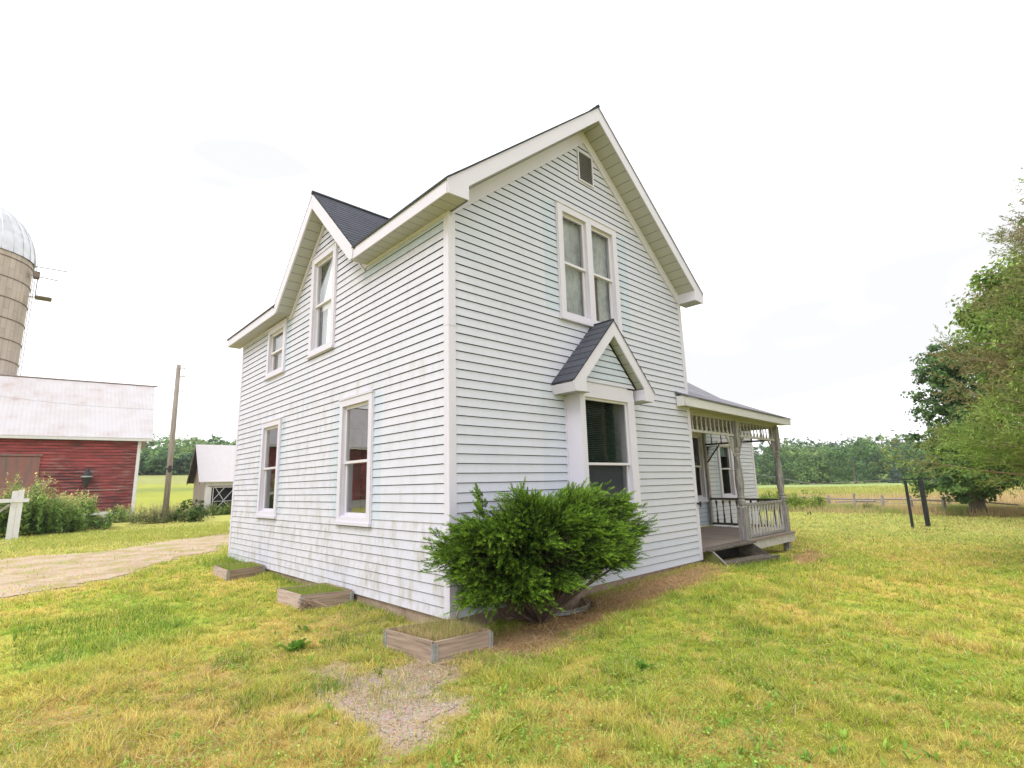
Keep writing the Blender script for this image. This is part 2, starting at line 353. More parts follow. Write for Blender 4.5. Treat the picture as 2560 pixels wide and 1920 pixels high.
BARE = [(1.2, -.2), (2.5, -.1), (4.3, -.02), (6.3, -.05), (6.5, -.35), (5.3, -.75), (3.9, -.95), (2.4, -1.05), (1.2, -1.1), (.2, -1.15), (-.2, -.9), (.2, -.5)]
BARE2 = [(8.3, -.9), (9.5, -.4), (11.2, -.2), (12.2, .5), (12.0, -.4), (10.6, -1.1), (9, -1.5), (7.9, -1.4)]
HOUSE = [(0, 0), (6.33, 0), (6.33, 2.33), (15.1, 2.33), (15.1, 9.27), (0, 9.27)]
DECK = [(6.33, 0), (11.4, 0), (11.4, 2.33), (6.33, 2.33)]
def masks(x, y):
    jr = (fbm(x, y, .9, 4, 11)-.5)*1.6
    road = 1-smooth(-.35, .35, pip(x, y, ROAD)+jr)
    jg = (fbm(x, y, 3., 4, 21)-.5)*.9
    grav = 1-smooth(-.24, .30, pip(x, y, GRAV)+jg)
    jb = (fbm(x, y, 2., 4, 31)-.5)*.8
    bare = 1-smooth(-.25, .3, np.minimum(pip(x, y, BARE), pip(x, y, BARE2)+.1)+jb)
    return road, grav, bare
def lawn_color(x, y):
    """real colour of the turf: lush green, yellow-green, straw"""
    dx, dy = x+4.08, y+5.56; D = np.hypot(dx, dy); ang = np.degrees(np.arctan2(dy, dx))
    n1 = fbm(x, y, .35, 4, 41); n2 = fbm(x, y, 1.6, 4, 51); n3 = fbm(x, y, .12, 3, 61)
    n4 = fbm(x, y, 5.5, 3, 53); straw = np.clip((n2-.47)*1.8+(n1-.47)*1.6+(n4-.5)*2.2, 0, 1)
    lush = np.exp(-(((x+3.0)/2.2)**2+((y-3.2)/2.2)**2))
    tan_l = np.exp(-(((x+3.3)/1.4)**2+((y+.8)/1.5)**2))+.8*np.exp(-(((x+1.2)/.8)**2+((y-1.2)/1.5)**2))+.35*np.exp(-(((x+2.2)/1.5)**2+((y+2)/1.)**2))
    straw = np.clip(straw*(1-.85*lush)+.72*tan_l*(.3+1.2*n4), 0, 1)
    g = np.array([.45, .50, .070]); lu = np.array([.38, .54, .075]); s_ = np.array([.86, .62, .20]); yl = np.array([.70, .66, .125])
    a = np.clip((n1-.35)*1.5+(n4-.5)*1.5+.2, 0, 1)[:, None]
    c = g*(1-a)+yl*a
    l_ = np.clip(.38*lush*(.4+1.2*n4)+.6*np.clip((.42-n2)*5, 0, 1), 0, 1)[:, None]; c = c*(1-l_)+lu*l_
    c = c*(1-straw[:, None])+s_*straw[:, None]
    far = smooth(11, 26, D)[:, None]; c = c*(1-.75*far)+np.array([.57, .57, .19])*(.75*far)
    return c
def zone_color(x, y):
    c = lawn_color(x, y); dx, dy = x+4.08, y+5.56; D = np.hypot(dx, dy); ang = np.degrees(np.arctan2(dy, dx))
    n = fbm(x, y, .06, 4, 71); n2 = fbm(x, y, .5, 3, 72)
    # right-hand meadow beyond the fence
    fx = smooth(31.2, 32.2, x+.28*(y-4)*.6)*(1-smooth(38, 50, ang))
    tanc = np.array([.52, .40, .21]); mead = np.array([.42, .43, .12]); corn = np.array([.33, .41, .15])
    q = smooth(48, 62, D+20*(n-.5))[:, None]; q2 = smooth(84, 104, D+16*(n-.5))[:, None]
    tanny = (1-smooth(0, 9, ang))[:, None]
    mc = tanc*(1-q)+mead*q; mc = mc*(1-q2)+corn*q2; mc = mc*(1-.8*tanny)+tanc*(.8*tanny)
    mc = mc*(.85+.3*n2)[:, None]
    c = c*(1-fx[:, None])+mc*fx[:, None]
    # left meadow behind the barn
    lf = smooth(42, 55, D)*smooth(45, 60, ang)
    l1 = np.array([.36, .38, .07]); l2 = np.array([.22, .27, .075]); l3 = np.array([.33, .35, .13])
    b1 = np.exp(-((D-92-8*(n-.5))/5)**2)[:, None]; b2 = smooth(100, 112, D)[:, None]
    lc = l1*(1-b1)+l2*b1; lc = lc*(1-b2)+l3*b2
    c = c*(1-lf[:, None])+lc*(.88+.24*n2)[:, None]*lf[:, None]
    road, grav, bare = masks(x, y)
    rc = np.array([.44, .35, .20]); gc = np.array([.50, .385, .33]); bc = np.array([.42, .245, .135])
    for m_, cc in ((road, rc), (grav, gc), (bare, bc)): c = c*(1-m_[:, None])+cc*m_[:, None]
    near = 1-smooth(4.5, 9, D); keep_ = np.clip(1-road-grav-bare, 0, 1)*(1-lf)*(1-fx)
    return c*(1-(.18+.34*near)*keep_)[:, None]  # darker thatch, plus shade among the blades put into the ground colour
# ------------------------------------------------------------------ ground sheet (polar grid out to the horizon)
NA = 1000
rr = np.concatenate([[.0], np.geomspace(1.2, 30, 250), np.geomspace(30.6, 2500, 110)])
th = np.linspace(0, 2*np.pi, NA, endpoint=False)
Rg, Tg = np.meshgrid(rr, th, indexing='ij'); X = (-4.08+Rg*np.cos(Tg)).ravel(); Y = (-5.56+Rg*np.sin(Tg)).ravel()
WELL = (1.98, -.02, .52)   # window well: centre on the wall, radius
Z = gh(X, Y)
inwell = np.hypot(X-WELL[0], Y-WELL[1]) < WELL[2]-.02
Z = np.where(inwell & (Y < .1), -.75, Z)
i = np.arange(len(rr)-1)[:, None]*NA; j = np.arange(NA)[None, :]; j2 = (j+1) % NA
F = np.stack([i+j, i+NA+j, i+NA+j2, i+j2], -1).reshape(-1, 4)
m, t, b, o = mat_new('ground_turf'); a = attr(t); v = coords(t)
n = noise(t, v, 14, 6, .7); n2 = noise(t, v, 60, 4, .7)
c = mixc(t, .8, a.outputs['Color'], ramp(t, n, [(.3, (.75, .75, .7)), (.7, (1.2, 1.2, 1.15))]), 'MULTIPLY')
c = mixc(t, .5, c, ramp(t, n2, [(.3, (.75, .75, .75)), (.7, (1.25, 1.25, 1.25))]), 'MULTIPLY')
t.links.new(c, b.inputs['Base Color']); b.inputs['Roughness'].default_value = 1; b.inputs['Specular IOR Level'].default_value = .1
bump(t, b, n2, .6, .03); MT['ground'] = m
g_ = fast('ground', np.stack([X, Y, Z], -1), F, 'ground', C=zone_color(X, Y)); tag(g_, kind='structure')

def sheet(name, x0, x1, y0, y1, step, which, thr, mat, lift):
    xs = np.arange(x0, x1, step); ys = np.arange(y0, y1, step); nx, ny = len(xs), len(ys)
    XX, YY = np.meshgrid(xs, ys, indexing='ij'); rn = np.random.RandomState(3)
    XX = XX+rn.uniform(-.3, .3, XX.shape)*step; YY = YY+rn.uniform(-.3, .3, YY.shape)*step
    x, y = XX.ravel(), YY.ravel(); k = masks(x, y)[which]; z = gh(x, y)+lift
    ii = (np.arange(nx-1)[:, None]*ny+np.arange(ny-1)[None, :]).ravel(); F_ = np.stack([ii, ii+ny, ii+ny+1, ii+1], -1)
    ok = (k[F_] > thr).all(1); F_ = F_[ok]; used = np.unique(F_); mp_ = np.zeros(len(x), int); mp_[used] = np.arange(len(used))
    return fast(name, np.stack([x, y, z], -1)[used], mp_[F_], mat)
m, t, b, o = mat_new('pale_gravel'); v = coords(t); n = noise(t, v, 1.3, 5, .65); vo = nd(t, 'ShaderNodeTexVoronoi', Scale=38); t.links.new(v, vo.inputs[0])
c = ramp(t, n, [(.36, (.34, .33, .10)), (.44, (.40, .30, .17)), (.58, (.50, .385, .28)), (.8, (.44, .32, .22))])
c = mixc(t, .45, c, vo.outputs['Color'], 'SOFT_LIGHT'); t.links.new(c, b.inputs['Base Color']); b.inputs['Roughness'].default_value = 1; bump(t, b, vo.outputs[0], .5, .02); MT['road'] = m
tag(sheet('gravel_track', -16, 10, 4, 24.5, .10, 0, .75, 'road', .012), kind='structure')
m, t, b, o = mat_new('pinkish_grit'); v = coords(t); vo = nd(t, 'ShaderNodeTexVoronoi', Scale=75); t.links.new(v, vo.inputs[0])
c = mixc(t, .45, (.44, .33, .275), vo.outputs['Color'], 'SOFT_LIGHT'); n = noise(t, v, 5, 4)
c = mixc(t, ramp(t, n, [(.52, (0, 0, 0)), (.66, (.8, .8, .8))]), c, (.30, .23, .12)); t.links.new(c, b.inputs['Base Color']); b.inputs['Roughness'].default_value = 1; bump(t, b, vo.outputs[0], .8, .01); MT['grit'] = m
tag(sheet('gravel_patch', -3, .4, -2.9, .6, .03, 1, .94, 'grit', .006), kind='structure')

# ------------------------------------------------------------------ farmhouse
W_, L_ = 6.328, 9.268; CX = W_/2; SL = .833; CO = .127
FRONT = ((0, 0, 0), (1, 0, 0), (0, -1, 0)); LEFT = ((0, 0, 0), (0, 1, 0), (-1, 0, 0))
WING = ((0, 2.33, 0), (1, 0, 0), (0, -1, 0))
house = thing('farmhouse', (0, 0, 0), 'two-storey farmhouse with pale faded lap siding, steep gables and a small side porch', 'house')
def cut(iv, a, b):
    o_ = []
    for p, q in iv:
        if b <= p or a >= q: o_.append((p, q)); continue
        if a > p: o_.append((p, a))
        if b < q: o_.append((b, q))
    return o_
def siding(fr, ul, zmin, zmax, openings, bands, aqua, grime, parent, name='siding', co=CO, mat='siding', DB=.020, DT=.004, GR=.0100):
    mb = MB(fr); k = int(math.floor(zmin/co+1e-6)); rnd = random.Random(5)
    while k*co < zmax-1e-6:
        a, b = max(k*co, zmin), min((k+1)*co, zmax)
        cuts = sorted({a, b} | {z for o_ in openings for z in o_[2:4] if a < z < b} | {z for o_ in bands for z in o_[2:4] if a < z < b})
        for za, zb in zip(cuts[:-1], cuts[1:]):
            zm = (za+zb)/2
            la, ra = ul(za); lb, rb = ul(zb); lo, hi = min(la, lb), max(ra, rb)
            iv = [(lo, hi)]
            for o_ in openings:
                if o_[2] < zm < o_[3]: iv = cut(iv, o_[0], o_[1])
            segs = []
            for p, q in iv:
                xs = sorted({p, q} | {u for o_ in bands if o_[2] < zm < o_[3] for u in o_[0:2] if p < u < q})
                segs += list(zip(xs[:-1], xs[1:]))
            tp = (k+1)*co; last = abs(zb-tp) < 1e-6 and zb-za > GR; zg = zb-GR if last else zb
            da = DT+(DB-DT)*(tp-za)/co; db = DT+(DB-DT)*(tp-zg)/co
            for p, q in segs:
                pa, pb = max(p, la), max(p, lb); qa, qb = min(q, ra), min(q, rb)
                if qa-pa < .002 and qb-pb < .002: continue
                qa = max(qa, pa); qb = max(qb, pb)
                um = (p+q)/2; inb = max([o_[4] for o_ in bands if o_[0] < um < o_[1] and o_[2] < zm < o_[3]] or [0])
                cc = (max(inb, aqua(um, zm)), grime(um, zm), 0)
                if last:
                    w_ = GR/(zb-za); pg = pb+(pa-pb)*w_; qg = qb+(qa-qb)*w_
                    mb.face([(pa, da, za), (qa, da, za), (qg, db, zg), (pg, db, zg)], c=cc)
                    mb.face([(pg, -.004, zg), (qg, -.004, zg), (qb, -.004, zb), (pb, -.004, zb)], c=(0, 0, 1)); mb.face([(pg, -.004, zg), (qg, -.004, zg), (qg, db, zg), (pg, db, zg)], c=(0, 0, 1))  # groove faces coloured dark as lap shadow
                else: mb.face([(pa, da, za), (qa, da, za), (qb, db, zb), (pb, db, zb)], c=cc)
                if abs(za-k*co) < 1e-6:
                    mb.face([(pa, da, za), (qa, da, za), (qa, -.004, za+.006), (pa, -.004, za+.006)], c=(0, 0, .85))  # lip underside coloured dark as lap shadow
        k += 1
    return mb.build(name, mat, parent)
# window openings (u0,u1,z0,z1) = inner edge of casing
CW = .115
wl_far = (6.09, 7.26, 1.075, 3.15); wl_near = (2.02, 3.19, 1.065, 3.135); wl_small = (6.10, 7.25, 4.215, 5.39); wl_dorm = (3.60, 4.75, 4.245, 6.33)
wf = (2.30, 4.01, 4.345, 6.45); w1 = (10.25, 11.32, .98, 3.03); w2 = (12.28, 13.30, .98, 2.80)
def inner(w_, c=CW*.5): return (w_[0]+c, w_[1]-c, w_[2]+c, w_[3]-c)
def ghost(w_, ww, v=1.0): return [(w_[0]-ww, w_[0]+.01, w_[2]+.06, w_[3]-.02, v), (w_[1]-.01, w_[1]+ww, w_[2]+.06, w_[3]-.02, v)]
DC, DS = 4.14, .98          # wall dormer: centre and slope
def ul_left(z):
    if z <= 5.46: return (.085, L_-.085)
    h_ = max(0, (7.02-z)/DS); return (DC-h_, DC+h_)
def ul_front(z):
    h_ = (8.10-z)/SL; return (max(.085, CX-h_), min(W_-.085, CX+h_))
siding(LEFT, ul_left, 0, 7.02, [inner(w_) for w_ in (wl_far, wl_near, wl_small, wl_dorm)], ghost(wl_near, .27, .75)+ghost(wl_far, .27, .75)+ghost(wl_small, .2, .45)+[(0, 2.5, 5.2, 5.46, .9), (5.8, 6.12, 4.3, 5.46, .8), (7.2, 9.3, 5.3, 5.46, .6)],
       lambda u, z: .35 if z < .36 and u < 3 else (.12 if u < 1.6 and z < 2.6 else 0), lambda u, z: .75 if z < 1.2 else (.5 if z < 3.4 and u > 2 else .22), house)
bayo = (2.45, 3.62, 1.10, 2.98)
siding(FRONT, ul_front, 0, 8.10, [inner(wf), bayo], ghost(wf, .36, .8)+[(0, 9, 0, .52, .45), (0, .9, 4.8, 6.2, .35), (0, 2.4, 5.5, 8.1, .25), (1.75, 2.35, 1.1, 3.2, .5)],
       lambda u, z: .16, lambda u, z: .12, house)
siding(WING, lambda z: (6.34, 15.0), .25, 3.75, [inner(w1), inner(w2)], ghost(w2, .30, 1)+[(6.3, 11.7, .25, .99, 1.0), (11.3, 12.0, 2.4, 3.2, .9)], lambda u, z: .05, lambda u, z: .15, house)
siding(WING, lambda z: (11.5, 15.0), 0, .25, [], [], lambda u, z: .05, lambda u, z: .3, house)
mb = MB(); mb.box(W_-.03, W_, 0.03, L_, 0, 5.6); mb.box(.03, W_, L_-.04, L_-.01, 0, 5.6)
mb.prism([(0, L_-.04, 5.6), (W_, L_-.04, 5.6), (CX, L_-.04, 8.2)], (0, .03, 0))
mb.box(14.97, 15.0, 2.35, 8.3, 0, 3.7); mb.box(W_, 15.0, 8.27, 8.3, 0, 3.7); mb.prism([(14.98, 2.35, 3.7), (14.98, 8.3, 3.7), (14.98, 5.3, 5.6)], (.02, 0, 0)); mb.build('rear_wall', 'white', house)
mb = MB(); mb.box(.05, W_-.05, .08, L_-.08, .22, .30); mb.box(.05, W_-.05, .08, L_-.08, 3.35, 3.5); mb.box(W_, 14.9, 2.5, 8.2, .22, .30); mb.box(3.4, 3.5, .1, 9.1, .3, 5.4); mb.build('room_floor', 'floor_in', house)
# foundation
mb = MB(); mb.box(.03, W_-.02, .03, .25, -.7, -.002); mb.box(.03, .25, .25, L_-.03, -.7, -.002); mb.box(W_, 15, 2.36, 2.6, -.7, -.002); mb.build('foundation', 'stone', house)
# corner boards
for nm, x, y, zt, seam in (('near', 0, 0, 5.46, 3.77), ('far', 0, L_, 5.46, None), ('right', W_, 0, 5.46, None)):
    mb = MB(); sx = 1 if x == 0 else -1; sy = 1 if y == 0 else -1
    zs = [0, seam, zt] if seam else [0, zt]
    for a_, (z0, z1) in enumerate(zip(zs[:-1], zs[1:])):
        e = .003*a_; zz = z1+(.03 if seam and a_ == 0 else 0)
        mb.box(*sorted((x-sx*(.022+e), x+sx*.095)), *sorted((y-sy*(.022+e), y-sy*.001)), z0, z1)
        mb.box(*sorted((x-sx*(.022+e), x-sx*.001)), *sorted((y-sy*.001, y+sy*.095)), z0, z1)
    if nm == 'near': mb.box(-.0265, .096, -.0265, -.0255, 3.765, 3.772)
    mb.build('corner_board', 'white', house)
mb = MB(); mb.box(14.9, 15.02, 2.305, 2.33, 0, 3.7); mb.build('corner_board', 'white', house)
# roofs ------------------------------------------------------------
EX, EZ, PZ = -.33, 5.665, 8.56      # eave edge x, top of deck at eave, ridge z
YF, YB = -.435, L_+.37
def slope_prism(mb, xa, za, xb, zb, y0, y1, th=.035):
    le = math.hypot(xb-xa, zb-za)
    mb.face([(xa, y0, za), (xa, y1, za), (xb, y1, zb), (xb, y0, zb)], [(y0, 0), (y1, 0), (y1, le), (y0, le)])
    mb.face([(xa, y0, za-th), (xb, y0, zb-th), (xb, y1, zb-th), (xa, y1, za-th)])
    mb.face([(xa, y0, za), (xa, y0, za-th), (xa, y1, za-th), (xa, y1, za)]); 
    mb.face([(xa, y0, za), (xb, y0, zb), (xb, y0, zb-th), (xa, y0, za-th)]); mb.face([(xa, y1, za), (xa, y1, za-th), (xb, y1, zb-th), (xb, y1, zb)])
mb = MB()
def zr(x): return EZ+(x-EX)*(PZ-EZ)/(CX-EX)
slope_prism(mb, 0, zr(0), CX, PZ, YF, DC-.66); slope_prism(mb, 0, zr(0), CX, PZ, DC+.66, YB); slope_prism(mb, 1.0, zr(1.0), CX, PZ, DC-.66, DC+.66); slope_prism(mb, W_-EX, EZ, CX, PZ, YF, YB)
slope_prism(mb, EX-.02, EZ-.012, 0, zr(0), YF, DC-1.84); slope_prism(mb, EX-.02, EZ-.012, 0, zr(0), DC+1.84, YB)
mb.tube([(CX, YF-.01, PZ+.0), (CX, YB+.01, PZ+.0)], .035, 6)
mb.build('roof', 'shingle', house)
# dormer roof with stepped shingle courses
mb = MB(); AP = 7.50
for sgn in (-1, 1):
    n_ = 19; tt = 1.93
    for k in range(n_):
        t0, t1 = tt*(1-k/n_), tt*(1-(k+1)/n_); z0, z1 = AP-DS*t0, AP-DS*t1; e = .012
        q = [(-.345, DC+sgn*t0, z0+e), (1.95, DC+sgn*t0, z0+e), (1.95, DC+sgn*t1, z1), (-.345, DC+sgn*t1, z1)]
        o_ = k*.14
        mb.face(q, [(-.345+k*.11, o_+.02), (1.95+k*.11, o_+.02), (1.95+k*.11, o_+.13), (-.345+k*.11, o_+.13)])
        mb.face([(-.345, DC+sgn*t0, z0+e), (1.95, DC+sgn*t0, z0+e), (1.95, DC+sgn*t0, z0-.004), (-.345, DC+sgn*t0, z0-.004)])
    q = [(-.345, DC, AP), (-.345, DC+sgn*tt, AP-DS*tt), (-.345, DC+sgn*tt, AP-DS*tt-.03), (-.345, DC, AP-.03)]; mb.face(q)
    mb.face([(-.345, DC, AP-.03), (1.95, DC, AP-.03), (1.95, DC+sgn*tt, AP-DS*tt-.03), (-.345, DC+sgn*tt, AP-DS*tt-.03)])
mb.tube([(-.36, DC, AP+.0), (1.9, DC, AP+.0)], .045, 6)
mb.build('dormer_roof', 'shingle', house)
# fascias ----------------------------------------------------------
ft, fb = 5.652, 5.435
for y0, y1 in ((-.40, DC-1.78), (DC+1.78, YB-.03)): mb = MB(); mb.box(-.33, -.31, y0, y1, fb, ft-.022); mb.build('fascia', 'white', house)
mb = MB(); P_ = lambda x, z: (x, -.422, z)
s_in = .037
def rake_zb(x): return 8.262-(8.262-5.665)*(CX-x)/(CX-s_in)
Lp = [P_(-.332, ft-.018), P_(CX, 8.523), P_(CX, 8.262), P_(s_in, 5.665), P_(s_in, 5.45), P_(-.31, fb)]
mb.prism(Lp, (0, .022, 0)); mb.prism([(W_-p[0], p[1], p[2]) for p in Lp], (0, .022, 0)); mb.build('rake_fascia', 'white', house)
mb = MB(); mb.box(s_in-.016, s_in, -.399, -.001, 5.45, 5.70); mb.build('eave_return', 'white', house)
mb = MB(); mb.box(W_-s_in, W_-s_in+.016, -.399, -.001, 5.45, 5.70); mb.build('eave_return', 'white', house)
mb = MB()  # small shadow-line strip near the top edge of the rake (drip edge)
for sgn in (0, 1):
    q = [(-.345, -.428, ft+.0), (CX, -.428, 8.545), (CX, -.428, 8.50), (-.335, -.428, ft-.045)]
    if sgn: q = [(W_-p[0], p[1], p[2]) for p in q]
    mb.prism(q, (0, .005, 0))
mb.build('drip_edge', 'white', house)
mb = MB(); t1 = (7.47-5.63)/DS
for sgn in (-1, 1):
    mb.prism([(-.345, DC, 7.465), (-.345, DC+sgn*t1, 5.64), (-.345, DC+sgn*(t1-.02), 5.44), (-.345, DC+sgn*1.76, 5.435), (-.345, DC, 7.16)], (.034, 0, 0))
mb.build('dormer_fascia', 'white', house)
# soffits ----------------------------------------------------------
mb = MB()
for y0, y1 in ((-.40, DC-1.75), (DC+1.75, YB-.03)):
    mb.face([(-.31, y0, fb+.008), (-.31, y1, fb+.008), (0.0, y1, fb+.008), (0.0, y0, fb+.008)], [(y0, 0), (y1, 0), (y1, .3), (y0, .3)])
mb.face([(0, -.40, fb+.009), (0, 0, fb+.009), (s_in, 0, fb+.009), (s_in, -.4, fb+.009)], [(0, 0)]*4)
mb.face([(W_-s_in, -.40, fb+.01), (W_-s_in, 0, fb+.01), (W_+.31, 0, fb+.01), (W_+.31, -.4, fb+.01)], [(0, 0), (0, .4), (.3, .4), (.3, 0)])
for sgn in (0, 1):
    le = math.hypot(CX-s_in, 8.262-5.665)
    q = [(s_in, -.4, 5.669), (s_in, 0, 5.669), (CX, 0, 8.266), (CX, -.4, 8.266)]
    if sgn: q = [(W_-p[0], p[1], p[2]) for p in q]
    mb.face(q, [(0, 0), (0, .4), (le, .4), (le, 0)])
for sgn in (-1, 1):
    q = [(-.312, DC+sgn*1.76, 5.443), (0, DC+sgn*1.76, 5.443), (0, DC, 7.168), (-.312, DC, 7.168)]
    mb.face(q, [(0, 0), (0, .3), (2.46, .3), (2.46, 0)])
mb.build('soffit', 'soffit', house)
# frieze boards under the rakes
mb = MB(FRONT)
for sgn in (0, 1):
    q = [(-.0, .034, 5.63), (CX, .034, 8.26), (CX, .034, 8.02), (.045+.0, .034, 5.42)]
    q2 = [(0, .046, 5.40), (CX, .046, 8.055), (CX, .046, 8.0), (.03, .046, 5.40)]
    if sgn: q = [(W_-p[0], p[1], p[2]) for p in q]; q2 = [(W_-p[0], p[1], p[2]) for p in q2]
    mb.prism(q, (0, -.03, 0)); mb.prism(q2, (0, -.04, 0))
mb.build('frieze_board', 'white', house)
mb = MB(LEFT)
for sgn in (-1, 1):
    mb.prism([(DC, .032, 7.165), (DC+sgn*1.76, .032, 5.44), (DC+sgn*1.70, .032, 5.38), (DC, .032, 7.03)], (0, -.03, 0))
    mb.prism([(DC, .05, 7.045), (DC+sgn*1.745, .05, 5.335), (DC+sgn*1.705, .05, 5.335), (DC, .05, 6.985)], (0, -.048, 0))
    mb.prism([(DC+sgn*1.72, .30, 5.437), (DC+sgn*1.72, .0, 5.437), (DC+sgn*1.70, 0, 5.32)], (0, 0, 0.001)) if False else None
mb.box(.06, DC-1.72, .0, .03, 5.40, 5.443); mb.box(DC+1.72, L_, .0, .03, 5.40, 5.443)
mb.build('frieze_board', 'white', house)

# windows ----------------------------------------------------------
def window(fr, o4, parent, name='window', mullion=None, zmeet=None, fills=(None, None), cw=CW, sill=.03, label=None):
    u0, u1, z0, z1 = o4; mb = MB(fr)
    mb.box(u0, u0+cw, .0, .048, z0, z1); mb.box(u1-cw, u1, .0, .048, z0, z1)
    mb.box(u0+cw, u1-cw, .0, .046, z1-cw, z1); mb.box(u0+cw, u1-cw, .0, .046, z0, z0+cw*.8)
    mb.box(u0-.022, u1+.022, .0, .062, z1, z1+.022); mb.box(u0-.022, u0-.001, .0, .034, z0, z1); mb.box(u1+.001, u1+.022, .0, .034, z0, z1)
    mb.box(u0-sill, u1+sill, .0, .075, z0-.035, z0+.012)
    cols = [(u0+cw, u1-cw)]
    if mullion: cols = [(u0+cw, mullion-.075), (mullion+.075, u1-cw)]; mb.box(mullion-.075, mullion+.075, .0, .046, z0+cw*.8, z1-cw)
    for a_, b_ in cols:   # reveal
        zb_, zt_ = z0+cw*.8, z1-cw
        for q in ((a_-.004, a_+.012), (b_-.012, b_+.004)): mb.box(*q, -.11, -.001, zb_, zt_)
        mb.box(a_+.012, b_-.012, -.11, -.001, zt_-.012, zt_+.004); mb.box(a_+.012, b_-.012, -.11, .02, zb_-.004, zb_+.02)
    win = mb.build(name, 'white', parent)
    if label: win['label'] = label
    for ci, (a_, b_) in enumerate(cols):
        a_ += .012; b_ -= .012; zb_, zt_ = z0+cw*.8+.02, z1-cw-.012; zm = zmeet or (zb_+zt_)/2
        for lo, hi, d0, d1 in ((zm-.02, zt_, -.045, -.012), (zb_, zm+.02, -.082, -.049)):
            s_ = MB(fr); bw = .042
            s_.box(a_, a_+bw, d0, d1, lo, hi); s_.box(b_-bw, b_, d0, d1, lo, hi); s_.box(a_+bw, b_-bw, d0, d1, hi-bw, hi); s_.box(a_+bw, b_-bw, d0, d1, lo, lo+bw*1.05)
            s_.build('sash', 'sash', win)
            dm = (d0+d1)/2; g = MB(fr); g.face([(a_+bw-.005, dm, lo+bw-.005), (b_-bw+.005, dm, lo+bw-.005), (b_-bw+.005, dm, hi-bw+.005), (a_+bw-.005, dm, hi-bw+.005)]); g.build('pane', 'glass', win)
        for fi in fills:
            if fi: fi(fr, a_, b_, zb_, zm, zt_, win, ci)
    return win
def f_plain(kind, matn, lo=0., hi=1., d=-.13):
    def f(fr, a, b, zb, zm, zt, win, ci):
        z0, z1 = zb+(zt-zb)*lo, zb+(zt-zb)*hi
        mb = MB(fr); n_ = 14
        for k in range(n_):
            ua, ub = a+(b-a)*k/n_, a+(b-a)*(k+1)/n_; da, db = d+.012*math.sin(k*1.9), d+.012*math.sin((k+1)*1.9)
            mb.face([(ua, da, z0), (ub, db, z0), (ub, db, z1), (ua, da, z1)])
        mb.build(kind, matn, win)
    return f
def f_dorm(fr, a, b, zb, zm, zt, win, ci):
    mb = MB(fr); w_ = b-a
    mb.face([(a, -.116, zm-.1), (b-.06*w_, -.116, zm-.1), (a+.30*w_, -.116, zt+.16), (a, -.116, zt+.16)]); mb.build('curtain', 'curtain', win)
    mb = MB(fr); mb.face([(a, -.12, zb-.1), (a+.62*w_, -.12, zb-.1), (a+.58*w_, -.12, zm), (a, -.12, zm)]); mb.build('curtain', 'curtain', win)
    mb = MB(fr); mb.face([(a-.1, -.17, zb-.1), (b+.1, -.17, zb-.1), (b+.1, -.17, zt+.5), (a-.1, -.17, zt+.5)]); mb.build('shade', MT['teal_shade'], win)
MT['teal_shade'] = cloth_mat('teal_shade', (.17, .24, .25), (.26, .33, .33), 2)
window(LEFT, wl_far, house, fills=()); window(LEFT, wl_near, house, zmeet=2.05)
window(LEFT, wl_small, house, cw=.13, fills=(f_plain('shade', 'shade'),), label='small square upper window with a taupe shade')
window(LEFT, wl_dorm, house, cw=.13, fills=(f_dorm,))
window(FRONT, wf, house, mullion=3.155, fills=(f_plain('curtain', 'lace'),), label='double upper window with lace curtains', cw=.125)
window(WING, w1, house); window(WING, w2, house, zmeet=1.93, fills=(f_plain('shade', 'teal_shade', .78, 1),))
# gable vent
mb = MB(FRONT); mb.box(2.965, 2.995, 0, .04, 7.15, 7.79); mb.box(3.38, 3.41, 0, .04, 7.15, 7.79); mb.box(2.995, 3.38, 0, .04, 7.76, 7.79); mb.box(2.995, 3.38, 0, .04, 7.15, 7.18)
vent = mb.build('gable_vent', 'white', house)
mb = MB(FRONT); mb.box(2.995, 3.38, .018, .020, 7.18, 7.76); mb.build('vent_back', 'vent_dark', vent)
mb = MB(FRONT)
for k in range(15):
    z = 7.19+k*.0385; mb.prism([(2.995, .021, z+.016), (2.995, .036, z), (2.995, .036, z+.006), (2.995, .021, z+.022)], (.385, 0, 0))
mb.build('louvre', 'vent', vent)
# bay window on the front, with its own little gable roof
BL, BR, BD, BZ0, BZ1 = 2.32, 3.82, .32, 1.0, 3.0
mb = MB(FRONT)
mb.box(BL, BL+.125, .0, BD, BZ0+.05, BZ1+.03); mb.box(BR-.195, BR, .0, BD, BZ0+.05, BZ1+.03)
mb.box(BL+.125, BR-.195, .20, BD, 2.97, 3.22); mb.box(BL+.125, BR-.195, .18, BD, BZ0+.05, BZ0+.16)
mb.box(BL-.03, BL-.001, .0, .03, BZ0, BZ1); mb.box(BL, BR, .0, BD-.01, BZ1+.03, BZ1+.2)
mb.box(BL-.05, BR+.07, .0, BD+.05, BZ0-.02, BZ0+.05); mb.box(BL+.03, BR-.03, .0, BD-.02, BZ0-.10, BZ0-.02)
bay = mb.build('bay_window', 'white', house); bay['label'] = 'box bay window with dark blinds under a small steep gable'
a_, b_, zb_, zt_, zm = BL+.125, BR-.195, 1.16, 2.97, 1.90
